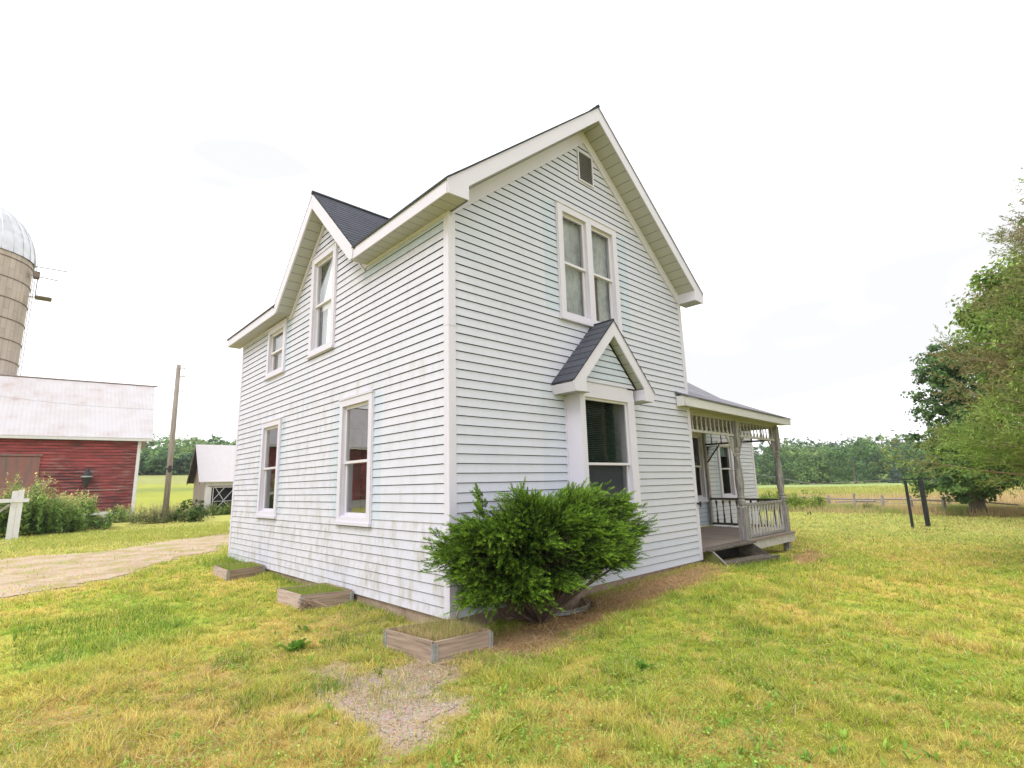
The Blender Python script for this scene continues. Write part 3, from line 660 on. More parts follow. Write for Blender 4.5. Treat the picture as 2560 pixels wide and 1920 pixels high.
for lo, hi, d0, d1 in ((zm-.02, zt_, .245, .28), (zb_, zm+.02, .205, .24)):
    s_ = MB(FRONT); bw = .04; s_.box(a_, a_+bw, d0, d1, lo, hi); s_.box(b_-bw, b_, d0, d1, lo, hi); s_.box(a_+bw, b_-bw, d0, d1, hi-bw, hi); s_.box(a_+bw, b_-bw, d0, d1, lo, lo+bw); s_.build('sash', 'sash', bay)
    g = MB(FRONT); dm = (d0+d1)/2; g.face([(a_+bw, dm, lo+bw), (b_-bw, dm, lo+bw), (b_-bw, dm, hi-bw), (a_+bw, dm, hi-bw)]); g.build('pane', 'glass', bay)
mb = MB(FRONT)
for k in range(34):
    z = zm+.05+k*.03; mb.prism([(a_+.03, .16, z+.012), (a_+.03, .185, z), (a_+.03, .185, z+.002), (a_+.03, .16, z+.014)], (b_-a_-.12, 0, 0))
mb.build('blind', 'blind', bay)
mb = MB(FRONT); mb.face([(a_, .15, zb_), (b_-.06, .15, zb_), (b_-.06, .15, zm), (a_, .15, zm)]); mb.build('screen', 'screen', bay)
mb = MB(FRONT); mb.face([(a_-.02, -.3, zb_-.1), (b_+.02, -.3, zb_-.1), (b_+.02, -.3, zt_+.1), (a_-.02, -.3, zt_+.1)]); mb.face([(a_-.02, -.3, 1.1), (a_-.02, .2, 1.1), (a_-.02, .2, 3), (a_-.02, -.3, 3)]); mb.build('room_void_shade', 'dark', bay)
BC, BS, BF = 3.12, 1.04, .47     # gable centre, slope, distance of its face from the wall
hood_top, hw = 4.315, 1.13
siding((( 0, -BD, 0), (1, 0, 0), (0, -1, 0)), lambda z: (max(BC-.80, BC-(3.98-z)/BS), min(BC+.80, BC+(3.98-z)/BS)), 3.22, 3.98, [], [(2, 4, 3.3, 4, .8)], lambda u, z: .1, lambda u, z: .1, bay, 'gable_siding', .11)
mb = MB()
for sgn in (-1, 1):
    n_ = 9
    for k in range(n_):
        t0, t1 = hw*(1-k/n_), hw*(1-(k+1)/n_); z0, z1 = hood_top+.03-BS*t0, hood_top+.03-BS*t1; e = .012
        mb.face([(BC+sgn*t0, -BF-.02, z0+e), (BC+sgn*t0, -.0, z0+e), (BC+sgn*t1, -.0, z1), (BC+sgn*t1, -BF-.02, z1)], [(k*.13, k*.14+.02), (k*.13+.49, k*.14+.02), (k*.13+.49, k*.14+.13), (k*.13, k*.14+.13)])
        mb.face([(BC+sgn*t0, -BF-.02, z0+e), (BC+sgn*t0, -.0, z0+e), (BC+sgn*t0, -.0, z0-.006), (BC+sgn*t0, -BF-.02, z0-.006)])
    mb.face([(BC, -BF-.02, hood_top+.03), (BC+sgn*hw, -BF-.02, hood_top+.03-BS*hw), (BC+sgn*hw, -BF-.02, hood_top+.01-BS*hw), (BC, -BF-.02, hood_top+.0)])
mb.tube([(BC, -BF-.02, hood_top+.03), (BC, -.0, hood_top+.03)], .022, 6); mb.build('hood_roof', 'shingle', bay)
mb = MB(); zt0 = hood_top-BS*hw
for sgn in (-1, 1):
    mb.prism([(BC, -BF-.01, hood_top), (BC+sgn*hw, -BF-.01, zt0), (BC+sgn*(hw-.05), -BF-.01, zt0-.14), (BC+sgn*(hw-.32), -BF-.01, zt0-.13), (BC+sgn*(hw-.32), -BF-.01, hood_top-.25-BS*(hw-.32)), (BC, -BF-.01, hood_top-.25)], (0, .022, 0))
    mb.prism([(BC+sgn*hw, -BF+.012, zt0), (BC+sgn*(hw-.05), -BF+.012, zt0-.14), (BC+sgn*(hw-.07), -BF+.012, zt0-.14), (BC+sgn*(hw-.02), -BF+.012, zt0)], (0, BF-.012, 0))
    mb.box(*sorted((BC+sgn*(hw-.325), BC+sgn*(hw-.335))), -BF+.012, -.001, zt0-.135, hood_top-.26-BS*(hw-.32))
    mb.prism([(BC+sgn*(hw+.015), -BF-.015, zt0+.0), (BC, -BF-.015, hood_top+.016), (BC, -BF-.015, hood_top-.02), (BC+sgn*(hw+.01), -BF-.015, zt0-.035)], (0, .005, 0))
mb.build('hood_fascia', 'white', bay)
mb = MB()
for sgn in (-1, 1):
    mb.face([(BC+sgn*(hw-.05), -BF, zt0-.13), (BC+sgn*(hw-.05), 0, zt0-.13), (BC+sgn*(hw-.42), 0, zt0-.13), (BC+sgn*(hw-.42), -BF, zt0-.13)], [(0, 0), (0, .4), (.3, .4), (.3, 0)])
    mb.face([(BC, -BF, hood_top-.245), (BC+sgn*(hw-.32), -BF, hood_top-.245-BS*(hw-.32)), (BC+sgn*(hw-.32), -BD, hood_top-.245-BS*(hw-.32)), (BC, -BD, hood_top-.245)], [(0, 0), (1.15, 0), (1.15, .15), (0, .15)])
mb.build('hood_soffit', 'soffit', bay)
# outdoor tap at the right corner
mb = MB(); mb.tube([(W_-.03, -.02, 1.12), (W_-.03, -.10, 1.12)], .02, 8); mb.tube([(W_-.03, -.085, 1.12), (W_-.03, -.10, 1.12)], .045, 10); mb.tube([(W_-.03, -.08, 1.12), (W_-.03, -.10, 1.05)], .014, 8); mb.build('outdoor_tap', 'black_metal', house)
# wing roof
mb = MB()
def plane_roof(mb, q, uvs, th=.04):
    mb.face(q, uvs); mb.face([(p[0], p[1], p[2]-th) for p in reversed(q)])
    for k in range(len(q)):
        a_, b_ = q[k], q[(k+1) % len(q)]; mb.face([a_, b_, (b_[0], b_[1], b_[2]-th), (a_[0], a_[1], a_[2]-th)])
plane_roof(mb, [(W_, 2.0, 3.69), (15.4, 2.0, 3.69), (15.4, 5.3, 5.835), (W_, 5.3, 5.835)], [(0, 0), (9, 0), (9, 3.9), (0, 3.9)])
plane_roof(mb, [(W_, 8.6, 3.69), (W_, 5.3, 5.835), (15.4, 5.3, 5.835), (15.4, 8.6, 3.69)], [(0, 0), (0, 3.9), (9, 3.9), (9, 0)])
mb.build('wing_roof', 'shingle_grey', house)
mb = MB(); mb.box(W_, 15.35, 2.02, 2.04, 3.47, 3.64); mb.box(15.36, 15.38, 2.02, 2.1, 3.47, 3.66); mb.prism([(15.37, 2.02, 3.66), (15.37, 5.3, 5.8), (15.37, 5.3, 5.6), (15.37, 2.02, 3.46)], (.02, 0, 0)); mb.build('wing_fascia', 'white', house)
# ------------------------------------------------------------------ porch (a part of the house)
def zd(x, y): return .25-.055*(1-y/2.33)-.004*(x-6.3)      # deck sags a little towards the front
mb = MB(); y0, y1, x0, x1 = -.06, 2.33, 6.36, 11.42
q = [(x0, y0, zd(x0, y0)), (x1, y0, zd(x1, y0)), (x1, y1, zd(x1, y1)), (x0, y1, zd(x0, y1))]
mb.face(q, [(y0, x0), (y0, x1), (y1, x1), (y1, x0)])
for k in range(4):
    a_, b_ = q[k], q[(k+1) % 4]; mb.face([a_, b_, (b_[0], b_[1], b_[2]-.045), (a_[0], a_[1], a_[2]-.045)], [(0, 0), (5, 0), (5, .04), (0, .04)])
porch = mb.build('porch', 'deck', house); porch['label'] = 'weathered side porch with turned posts and spindle railing'
mb = MB(); mb.prism([(8.3, -.03, zd(8.3, 0)-.045), (11.36, -.03, zd(11.3, 0)-.045), (11.36, -.03, zd(11.3, 0)-.24), (8.3, -.03, zd(8.3, 0)-.24)], (0, .035, 0))
mb.prism([(11.36, -.03, .14), (11.36, 2.3, .19), (11.36, 2.3, .0), (11.36, -.03, -.06)], (.035, 0, 0)); mb.build('rim_board', 'pale_wood', porch)
for q_ in ((11.15, 11.3, .05, .2, -.6, .0), (8.7, 8.85, .05, .2, -.6, .05), (11.15, 11.3, 2.0, 2.15, -.6, .0)): mb = MB(); mb.box(*q_); mb.build('pier', 'grey_wood', porch)
# turned posts
def post_mb(x, y, z0, z1, s=.185):
    mb = MB(); h = s/2
    mb.box(x-h, x+h, y-h, y+h, z0, z0+.70); mb.box(x-h, x+h, y-h, y+h, z1-.62, z1)
    pr = [(0, h*.95), (.03, h*1.05), (.06, h*.75), (.10, h*.98), (.17, h*1.0), (.20, h*.7), (.23, h*.95), (.26, h*.78), (.32, h*.82), (.45, h*1.02), (.62, h*1.05), (.85, h*.9), (1.08, h*.72), (1.13, h*.9), (1.16, h*.7), (1.22, h*.98), (1.26, h*.8), (1.30, h*.95)]
    a0, a1 = z0+.70, z1-.62; mb.lathe(x, y, [(a0+(a1-a0)*p/1.30, r_) for p, r_ in pr], 14)
    return mb
PY = .12; P1x, P2x = 8.72, 11.24
for x, y in ((P1x, PY), (P2x, PY)): post_mb(x, y, zd(x, y), 3.0).build('post', 'grey_wood', porch)
mb = MB(); mb.box(11.30, 11.42, 2.22, 2.31, .25, 3.0); mb.build('post', 'grey_wood', porch)
# railings with turned balusters
def bal(mb, x, y, z0, z1, s=.045):
    h = z1-z0; k = s/2
    mb.box(x-k, x+k, y-k, y+k, z0, z0+.13*h/.7); mb.box(x-k, x+k, y-k, y+k, z1-.10*h/.7, z1)
    mb.lathe(x, y, [(z0+f*h, k*r_) for f, r_ in ((.18, 1), (.21, 1.15), (.23, .7), (.26, 1.1), (.33, 1.15), (.5, .85), (.66, .6), (.72, .62), (.75, 1.05), (.78, .7), (.81, 1.1), (.86, 1))], 7)
zr0, zr1 = .30, .98
mb = MB(); mb.beam((P1x+.07, PY, zr1), (P2x-.07, PY, zr1-.0), .075, .06); mb.beam((P1x+.07, PY, zd(9, 0)+.05), (P2x-.07, PY, zd(11, 0)+.05), .07, .06); mb.build('railing', 'grey_wood', porch)
for k in range(13):
    x = P1x+.07+(P2x-P1x-.14)*(k+.5)/13; mb = MB(); bal(mb, x, PY, zd(x, PY)+.075, zr1-.03); mb.build('baluster', 'pale_wood', porch)
mb = MB(); mb.beam((P2x+.08, PY+.07, zr1+.02), (P2x+.12, 2.22, zr1+.05), .075, .06); mb.beam((P2x+.08, PY+.07, .29), (P2x+.12, 2.22, .31), .07, .06); mb.build('railing', 'dark_wood', porch)  # far side rail in dark colour for its backlit shade
for k in range(9):
    y = .3+1.85*(k+.5)/9; mb = MB(); bal(mb, P2x+.1, y, .32, zr1); mb.build('baluster', 'dark_wood', porch)
# frieze board, spandrels
mb = MB(); mb.face([(6.36, PY-.04, 3.0), (11.4, PY-.04, 2.96), (11.4, PY-.04, 3.24), (6.36, PY-.04, 3.30)], [(0, 0), (5, 0), (5, .25), (0, .25)]); mb.face([(6.36, PY+.04, 3.0), (11.4, PY+.04, 2.96), (11.4, PY+.04, 3.24), (6.36, PY+.04, 3.30)], [(0, 0), (5, 0), (5, .25), (0, .25)])
mb.face([(6.36, PY-.04, 3.0), (11.4, PY-.04, 2.96), (11.4, PY+.04, 2.96), (6.36, PY+.04, 3.0)]); mb.face([(11.4, PY-.04, 2.96), (11.4, 2.3, 2.98), (11.4, 2.3, 3.26), (11.4, PY-.04, 3.24)], [(0, 0), (2, 0), (2, .25), (0, .25)]); mb.build('frieze_board', 'beadboard', porch)
def spz(x): return 2.70-.010*(x-6.4)
mb = MB(); mb.beam((6.36, PY, spz(6.4)-.03), (P1x-.07, PY, spz(P1x)-.03), .06, .055); mb.beam((P1x+.07, PY, spz(P1x)-.03), (P2x-.07, PY, spz(P2x)-.03), .06, .055)
mb.build('spandrel_rail', 'pale_wood', porch)
mb = MB(); mb.beam((P2x+.05, PY+.07, 2.64), (P2x+.1, 2.22, 2.66), .06, .05); mb.build('spandrel_rail', 'dark_wood', porch)  # side spandrel also coloured dark for backlighting
for xa, xb, n_ in ((6.36, P1x-.07, 11), (P1x+.07, P2x-.07, 12)):
    for k in range(n_):
        x = xa+(xb-xa)*(k+.5)/n_; mb = MB(); zb_ = spz(x); zt_ = 3.0-.008*(x-6.4)
        mb.box(x-.02, x+.02, PY-.02, PY+.02, zb_, zb_+.05); mb.lathe(x, PY, [(zb_+.05, .02), (zb_+.07, .024), (zb_+.10, .013), (zb_+.16, .017), (zb_+.21, .011), (zt_-.03, .02), (zt_, .02)], 7); mb.build('spindle', 'pale_wood', porch)
for k in range(6):
    y = .35+1.8*(k+.5)/6; mb = MB(); mb.lathe(P2x+.08, y, [(2.66, .02), (2.70, .024), (2.74, .013), (2.82, .017), (2.9, .011), (2.98, .02)], 7); mb.build('spindle', 'dark_wood', porch)
# sunburst brackets
def bracket(px, py, dx, dy, z, mat, r0=.40):
    mb = MB()
    pt = lambda a, r_: (px+dx*(r0-r_*math.cos(a))*1.0, py+dy*(r0-r_*math.cos(a)), z-r0*1.15+ (r_*math.sin(a)+0)*1.15)
    # quarter arc from post low point to rail far point, spokes radiate from inner corner
    arc = []
    for k in range(9):
        a = math.pi/2*k/8; arc.append((px+dx*r0*math.sin(a)*1.0, py+dy*r0*math.sin(a), z-r0*1.2*math.cos(a)))
    # concave arc: bow towards the corner
    arc = [(p[0]-dx*.10*math.sin(math.pi*k/8)*1.0, p[1]-dy*.10*math.sin(math.pi*k/8), p[2]+.10*math.sin(math.pi*k/8)) for k, p in enumerate(arc)]
    mb.tube(arc, .022, 6)
    c0 = (px+dx*.02, py+dy*.02, z-.02)
    for k in range(1, 8): mb.tube([c0, arc[k]], .010, 5)
    pass
    for k in (2, 4, 6): mb.tube([arc[k], (arc[k][0]+dx*.03, arc[k][1]+dy*.03, arc[k][2]-.03)], .012, 5)
    return mb.build('bracket', mat, porch)
bracket(P1x-.09, PY, -1, 0, spz(P1x)-.05, 'pale_wood'); bracket(P1x+.09, PY, 1, 0, spz(P1x)-.05, 'grey_wood'); bracket(P2x-.09, PY, -1, 0, spz(P2x)-.05, 'grey_wood')
bracket(P2x+.1, 2.2, 0, -1, 2.62, 'dark_wood', .42)
# porch roof
mb = MB(); yE = -.235
def zp(x, y): return 3.345-.022*(x-5.8)+.43*(y-yE)
q = [(5.80, yE, zp(5.8, yE)), (11.65, yE, zp(11.65, yE)), (11.65, 4.05, zp(11.65, yE)+.43*4.28), (6.345, 4.05, zp(11.65, yE)+.43*4.28), (6.345, -.02, zp(6.345, -.02)), (5.80, -.02, zp(5.8, -.02))]
plane_roof(mb, q, [(p[0], (p[1]-yE)*1.09) for p in q], .035); mb.build('porch_roof', 'shingle_grey', porch)
mb = MB(); 
mb.prism([(5.82, -.215, 3.31), (11.62, -.215, 3.185), (11.62, -.215, 3.02), (5.86, -.215, 3.12)], (0, .02, 0)); mb.prism([(11.60, -.195, 3.185), (11.60, 4.0, 4.99), (11.60, 4.0, 4.8), (11.60, -.195, 3.02)], (.02, 0, 0))
mb.box(5.82, 5.84, -.195, -.025, 3.12, 3.33); mb.build('porch_fascia', 'cream', porch)
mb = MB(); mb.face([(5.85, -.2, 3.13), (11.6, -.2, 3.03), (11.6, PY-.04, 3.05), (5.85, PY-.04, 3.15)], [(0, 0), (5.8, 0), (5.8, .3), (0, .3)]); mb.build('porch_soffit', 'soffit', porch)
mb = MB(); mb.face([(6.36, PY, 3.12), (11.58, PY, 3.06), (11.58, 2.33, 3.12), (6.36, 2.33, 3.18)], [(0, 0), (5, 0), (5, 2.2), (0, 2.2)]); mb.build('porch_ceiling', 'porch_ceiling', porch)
mb = MB(); mb.prism([(11.58, .0, 3.06), (11.58, 2.33, 3.1), (11.58, 2.33, 4.2), (11.58, 0, 3.2)], (.015, 0, 0)); mb.build('gable_end', 'white', porch)
# steps
mb = MB()
sx0, sx1 = 6.50, 8.25
mb.prism([(sx0, .10, .165), (sx0, -.12, .165), (sx0, -.50, -.17), (sx0, -.50, -.28), (sx0, .10, -.30)], (.045, 0, 0)); mb.build('stringer', 'moss_wood', porch)
mb = MB(); mb.prism([(sx0+.050, -.12, .168), (sx0+.050, -.51, -.168), (sx0+.050, -.51, -.150), (sx0+.050, -.12, .186)], (-.055, 0, 0)); mb.build('stringer_cap', 'grey_wood', porch)
mb = MB(); mb.prism([(sx1, -.10, .16), (sx1, -.22, .16), (sx1, -.74, -.16), (sx1, -.74, -.30), (sx1, .10, -.30), (sx1, .1, .15)], (.05, 0, 0)); mb.build('stringer', 'dark_wood', porch)
mb = MB(); mb.prism([(sx0+.05, -.22, -.045), (sx0+.05, -.50, -.05), (sx1+.10, -.76, -.065), (sx1+.05, -.42, -.06)], (0, 0, -.075)); mb.build('tread', 'worn_step', porch)
mb = MB(); mb.box(6.4, 8.6, .25, .28, -.4, .16); mb.build('void_shade', 'dark', porch)  # black sheet painting the shaded void under the deck
mb = MB(); mb.prism([(6.38, -.16, .150), (8.38, -.27, .165), (8.38, .02, .185), (6.38, .02, .185)], (0, 0, .03)); mb.build('nosing_board', 'worn_step', porch)

# ------------------------------------------------------------------ things in the yard
# window well
t_ = thing('window_well', (WELL[0], 0, -.17), 'half-round galvanised window well against the foundation under the juniper', 'window well')
mb = MB(); n_ = 22
for k in range(n_):
    a0, a1 = math.pi+math.pi*k/n_, math.pi+math.pi*(k+1)/n_; p = []
    for a in (a0, a1): p.append((WELL[0]+WELL[2]*math.cos(a), .0+WELL[2]*.75*math.sin(a)))
    for r0, r1, z0, z1 in [(.0, .012, -.72+.08*q_, -.68+.08*q_) for q_ in range(7)]+[(.012, 0, -.68+.08*q_, -.64+.08*q_) for q_ in range(7)]:
        f = lambda q, e: (q[0], q[1]-e)
        A, B = f(p[0], r0), f(p[1], r0); C_, D_ = f(p[1], r1), f(p[0], r1)
        mb.face([(A[0], A[1], z0), (B[0], B[1], z0), (C_[0], C_[1], z1), (D_[0], D_[1], z1)])
mb.build('well_wall', 'galv', t_)
mb = MB(); mb.tube([(WELL[0]+WELL[2]*math.cos(math.pi+math.pi*k/20), WELL[2]*.75*math.sin(math.pi+math.pi*k/20), -.155) for k in range(21)], .014, 6); mb.build('rim', 'galv', t_)
# raised beds
def bed(pts, zt, h, label, pale=(), hinge=(0,)):
    cx = sum(p[0] for p in pts)/4; cy = sum(p[1] for p in pts)/4
    t_ = thing('raised_bed', (cx, cy, zt-h), label, 'garden bed', 'wooden collar beds along the house')
    for k in range(4):
        a, b_ = Vector((*pts[k], 0)), Vector((*pts[(k+1) % 4], 0)); d = (b_-a).normalized()
        mb = MB(); e = .012 if k % 2 else 0
        mb.beam(a+Vector((0, 0, zt-h/2))+d*(.024 if k % 2 else 0), b_+Vector((0, 0, zt-h/2))-d*(.024 if k % 2 else 0), .024, h+.04)
        mb.build('plank', 'bed_pale' if k in pale else 'bed_wood', t_)
    for k in hinge:
        p = Vector((*pts[k], 0)); pr = Vector((*pts[k-1], 0)); nx_ = Vector((*pts[(k+1) % 4], 0)); mb = MB()
        c = Vector((cx, cy, 0)); outw = (p-c).normalized()
        for q in (pr, nx_):
            d = (q-p).normalized(); nn = d.cross(Vector((0, 0, 1)))
            if nn.dot(p-c) < 0: nn = -nn
            a = p+nn*.0145+Vector((0, 0, zt-h/2))
            mb.beam(a+d*.0, a+d*.036, .003, h*.98)
            for s_ in (-.32, -.1, .12, .34): mb.beam(a+d*.002+nn*.003+Vector((0, 0, h*s_)), a+d*.036+nn*.003+Vector((0, 0, h*s_)), .004, .012)
        mb.tube([p+outw*.018+Vector((0, 0, zt-h)), p+outw*.018+Vector((0, 0, zt+.003))], .008, 7)
        mb.build('hinge', 'galv', t_)
    mb = MB(); n_ = 14; A, B, C_, D_ = [Vector((*p, 0)) for p in pts]; G = []
    for i_ in range(n_+1):
        for j_ in range(n_+1):
            u_, v_ = i_/n_, j_/n_; q = (A*(1-u_)+B*u_)*(1-v_)+(D_*(1-u_)+C_*u_)*v_
            G.append((q.x, q.y, zt-.045+.03*vnoise(np.array([q.x*6]), np.array([q.y*6]), 9)[0]))
    mb.v = G; mb.f = [(i_*(n_+1)+j_, (i_+1)*(n_+1)+j_, (i_+1)*(n_+1)+j_+1, i_*(n_+1)+j_+1) for i_ in range(n_) for j_ in range(n_)]
    mb.build('soil', 'soil', t_)
    return t_
B1 = [(-.706, -.685), (-.02, -.786), (-.036, -.03), (-.794, .165)]
B2 = [(-.745, 2.73), (-.05, 2.50), (-.05, 3.48), (-.785, 3.63)]
B3 = [(-.81, 6.33), (-.065, 6.47), (-.065, 7.35), (-.78, 7.45)]
bed(B1, .0, .185, 'collar bed off the near corner of the house, full of straw-coloured stubble', hinge=(0, 1, 3))
bed(B2, .035, .185, 'collar bed under the larger ground-floor window, with one pinkish plank', pale=(3,), hinge=(0, 1))
bed(B3, .055, .17, 'collar bed farthest along the wall below the narrow ground-floor window', pale=(3,), hinge=(0, 1))
# root clod with sticks beside bed 2
rs = np.random.RandomState(4)
mb = MB()
for k in range(120):
    a = rs.uniform(0, 6.28); r_ = rs.uniform(.01, .09); p = Vector((-.72+r_*math.cos(a), 2.62+r_*math.sin(a), ghs(-.72, 2.62)+rs.uniform(0, .13)))
    d = Vector(rs.normal(size=3)).normalized()*rs.uniform(.03, .07); mb.tube([p-d, p+d*.3+Vector(rs.normal(size=3))*.01, p+d], .004, 4)
tag(mb.build('root_clump', 'twig'), 'clump of dry roots lying at the corner of the middle bed', 'root clump')
mb = MB(); z0 = ghs(-.6, 2.5); mb.tube([(-.78, 2.75, z0+.16), (-.6, 2.55, z0+.12), (-.45, 2.38, z0+.03)], [.012, .012, .008], 6); tag(mb.build('stick', 'twig'), 'bare stick leaning over the plank of the middle bed', 'stick')
mb = MB(); mb.tube([(-.10, -.16, -.2), (-.03, -.15, .02), (.06, -.14, .22), (.12, -.16, .45), (.10, -.2, .6)], [.012, .011, .009, .006, .003], 6); mb.tube([(.04, -.14, .2), (.0, -.17, .33)], [.006, .003], 5)
tag(mb.build('dead_vine', 'twig'), 'dry bare vine stem standing at the near corner of the house', 'vine')
# dropped white board / pipe in the weeds
mb = MB(); a = ghs(-1.6, 27); mb.beam((-2.35, 27.6, a+.72), (-.55, 28.3, a+.80), .09, .10); tag(mb.build('white_board', 'paint_post'), 'long white board lying across the weeds in front of the red barn', 'board')
# white gate post with rail and brace
gz = ghs(-4.0, 24.2); t_ = thing('gate', (-4.0, 24.2, gz), 'white painted wooden gate post with a rail at the left edge of the photo', 'gate')
mb = MB(); mb.box(-4.17, -3.98, 24.1, 24.28, gz-.1, 1.88); mb.box(-3.975, -3.80, 24.08, 24.26, gz-.1, 1.92); mb.build('post', 'paint_post', t_)
mb = MB(); mb.beam((-9, 23.9, 1.50), (-3.62, 24.07, 1.50), .05, .15); mb.build('rail', 'paint_post', t_)
mb = MB(); mb.beam((-5.4, 24.1, .15), (-4.2, 24.1, 1.35), .04, .09); mb.build('brace', 'fence_wood', t_)
mb = MB(); mb.beam((-9, 24.0, .45), (-7.2, 24.0, .45), .05, .14); mb.build('rail', 'paint_post', t_)
# utility pole
pz = ghs(2.45, 31.5); t_ = thing('utility_pole', (2.45, 31.2, pz), 'tall weathered wooden utility pole between the red barn and the white shed', 'utility pole')
mb = MB(); mb.tube([(2.45, 31.2, pz-.3), (2.45, 31.2, 4.5), (2.42, 31.2, 9.35)], [.16, .145, .115], 14); mb.build('pole', 'pole', t_, smooth=True)
for z in (9.15, 8.62, 7.72): mb = MB(); mb.beam((2.35, 31.1, z), (2.78, 31.1, z+.02), .035, .05); mb.tube([(2.74, 31.1, z), (2.74, 31.1, z+.07)], .03, 6); mb.build('bracket', 'fence_wood', t_)
mb = MB(); mb.beam((2.2, 31.0, 3.05), (2.72, 31.0, 2.98), .08, .07); mb.box(2.36, 2.50, 30.9, 31.1, 2.85, 3.22); mb.build('switch_box', 'black_metal', t_)
mb = MB(); mb.tube([(2.45+8*k/12-0, 31.1+.3*k/12, 6.55-.9*(k/12)**.8-.25*math.sin(math.pi*k/12)) for k in range(13)], .016, 5)
mb.tube([(2.45-9*k/10, 31.1+4*k/10, 6.55+.8*(k/10)-.2*math.sin(math.pi*k/10)) for k in range(11)], .009, 5)
tag(mb.build('overhead_wire', 'wire'), 'thin overhead wire running from the pole behind the house', 'wire')
# clothes-line frame
za = ghs(20.3, -1.05); t_ = thing('clothesline_frame', (20.9, -1.15, za), 'black clothes-line frame of two posts with a thin top bar on the lawn', 'clothes line')
q1 = (20.35, -.98); q2 = (21.35, -1.28)
for q, s_ in ((q1, .085), (q2, .145)):
    mb = MB(); mb.box(q[0]-s_/2, q[0]+s_/2, q[1]-s_/2, q[1]+s_/2, za-.2, 1.36); mb.build('post', 'post_dark', t_)
d = Vector((q2[0]-q1[0], q2[1]-q1[1], 0)); a = Vector((*q1, 1.40)); mb = MB(); mb.beam(a-d*.75, a+d*1.5, .035, .04); mb.build('top_bar', 'post_dark', t_)
mb = MB()
for s_ in (-.68, -.45): p = a+d*s_+Vector((0, 0, .02)); mb.tube([p, p*.5+Vector((11.45, 2.2, 2.0))*.5-Vector((0, 0, .35)), Vector((11.45, 2.2, 2.0))], .006, 4)
mb.build('line', 'wire', t_)
# rail fence on the right
fp = [(31.2, 4.9, .50), (30.1, 3.3, .62), (29.9, 1.95, .52), (29.7, .69, .50), (29.2, -.72, .48)]
dirv = Vector((29.2-31.2, -.72-4.9, 0)).normalized()
t_ = thing('rail_fence', (30, 2, -.38), 'low grey rail fence with uneven posts behind the lawn, left of the maple', 'fence')
allp = [(31.2-dirv.x*s_, 4.9-dirv.y*s_, .5) for s_ in (13.5, 11.2, 9, 6.6, 4.4, 2.2)]+fp+[(28.9, -2.1, .48), (34.0, -.25, .45), (33.6, -1.0, .42)]
for k, (x, y, z) in enumerate(allp):
    g0 = ghs(x, y); mb = MB(); s_ = .10+.04*rs.rand(); lean = rs.normal()*.03
    mb.tube([(x, y, g0-.2), (x+lean, y, (g0+z)/2), (x+lean*2, y+lean, z)], [s_*.75, s_*.7, s_*.6], 7); mb.build('post', 'fence_wood', t_)
a, b_ = Vector(allp[0][:2]+(.34,)), Vector((29.2, -.72, .29)); mb = MB(); prv = a
for k in range(1, 11):
    q = a.lerp(b_, k/10)+Vector((0, 0, .03*math.sin(k*2.3))); mb.tube([prv, q], .05, 6); prv = q
mb.tube([prv, (28.9, -2.1, .24), (28.7, -3.4, .12)], .035, 6); mb.build('rail', 'fence_wood', t_)
mb = MB(); mb.tube([(31.0, 4.5, .12), (30.1, 3.2, .2), (29.9, 2.3, .22)], .045, 6); mb.tube([(30.3, 3.3, .16), (29.85, 1.7, .18)], .03, 5); mb.build('fallen_rail', 'fence_wood', t_)
mb = MB()
for z in (-.05, .10): mb.tube([(x, y, z) for x, y, _ in allp[:11]], .008, 4, False)
mb.build('wire', 'wire', t_)
# dark stub on the lawn
mb = MB(); z0 = ghs(25.9, 4.3); mb.beam((25.9, 4.42, z0-.05), (25.9, 4.36, z0+.17), .06, .04); mb.beam((25.9, 4.22, z0-.05), (25.9, 4.27, z0+.22), .06, .05); tag(mb.build('metal_stub', 'black_metal'), 'small dark stub standing in the lawn before the fence bush', 'stub')

# ------------------------------------------------------------------ barn, silo, shed
def rotf(cx, cy, deg):
    c_, s_ = math.cos(R(deg)), math.sin(R(deg)); return ((cx, cy, 0), (c_, s_, 0), (s_, -c_, 0))
BX, BY, BA = 1.76, 37.3, -6
FB = rotf(BX, BY, BA); c_, s_ = math.cos(R(BA)), math.sin(R(BA))
barn = thing('barn', (BX, BY, -.05), 'weathered red clapboard barn with a pale rusting metal roof', 'barn')
FB0 = ((BX, BY, 0), FB[1], FB[2])
def ulb(z): return (-30, -.0)
sd_ = siding(FB0, ulb, .64, 5.25, [], [], lambda u, z: 0, lambda u, z: 0, barn, 'siding', .19, 'barn', .040, .006, .028)
mb = MB(FB0); mb.box(-30, -.05, -.3, -.02, -.2, .635); mb.build('foundation', 'concrete', barn)
mb = MB(FB0); mb.box(-.17, .0, -.02, .055, .05, 5.2); mb.box(-.01, .02, -.22, .05, .05, 5.2); mb.build('corner_board', 'paint_post', barn)
mb = MB(FB0); mb.prism([(0, 0, .0), (0, -9, 0), (0, -9, 5.25), (0, -4.5, 9.5), (0, 0, 5.25)], (-.05, 0, 0)); mb.prism([(-30, 0, .0), (-30, -9, 0), (-30, -9, 5.25), (-30, -4.5, 9.5), (-30, 0, 5.25)], (.05, 0, 0)); mb.box(-30, 0, -9.1, -9, 0, 5.2); mb.build('gable_wall', 'barn', barn)
mb = MB(FB0); e = .42; sl = (9.62-5.28)/(4.5+e)
mb.prism([(-31, e, 5.30), (.62, e, 5.30), (.62, -4.5, 9.66), (-31, -4.5, 9.66)], (0, 0, -.04)); mb.prism([(-31, -9.4, 5.30), (.62, -9.4, 5.30), (.62, -4.5, 9.66), (-31, -4.5, 9.66)], (0, 0, -.04))
mb.build('roof', 'barn_roof', barn)
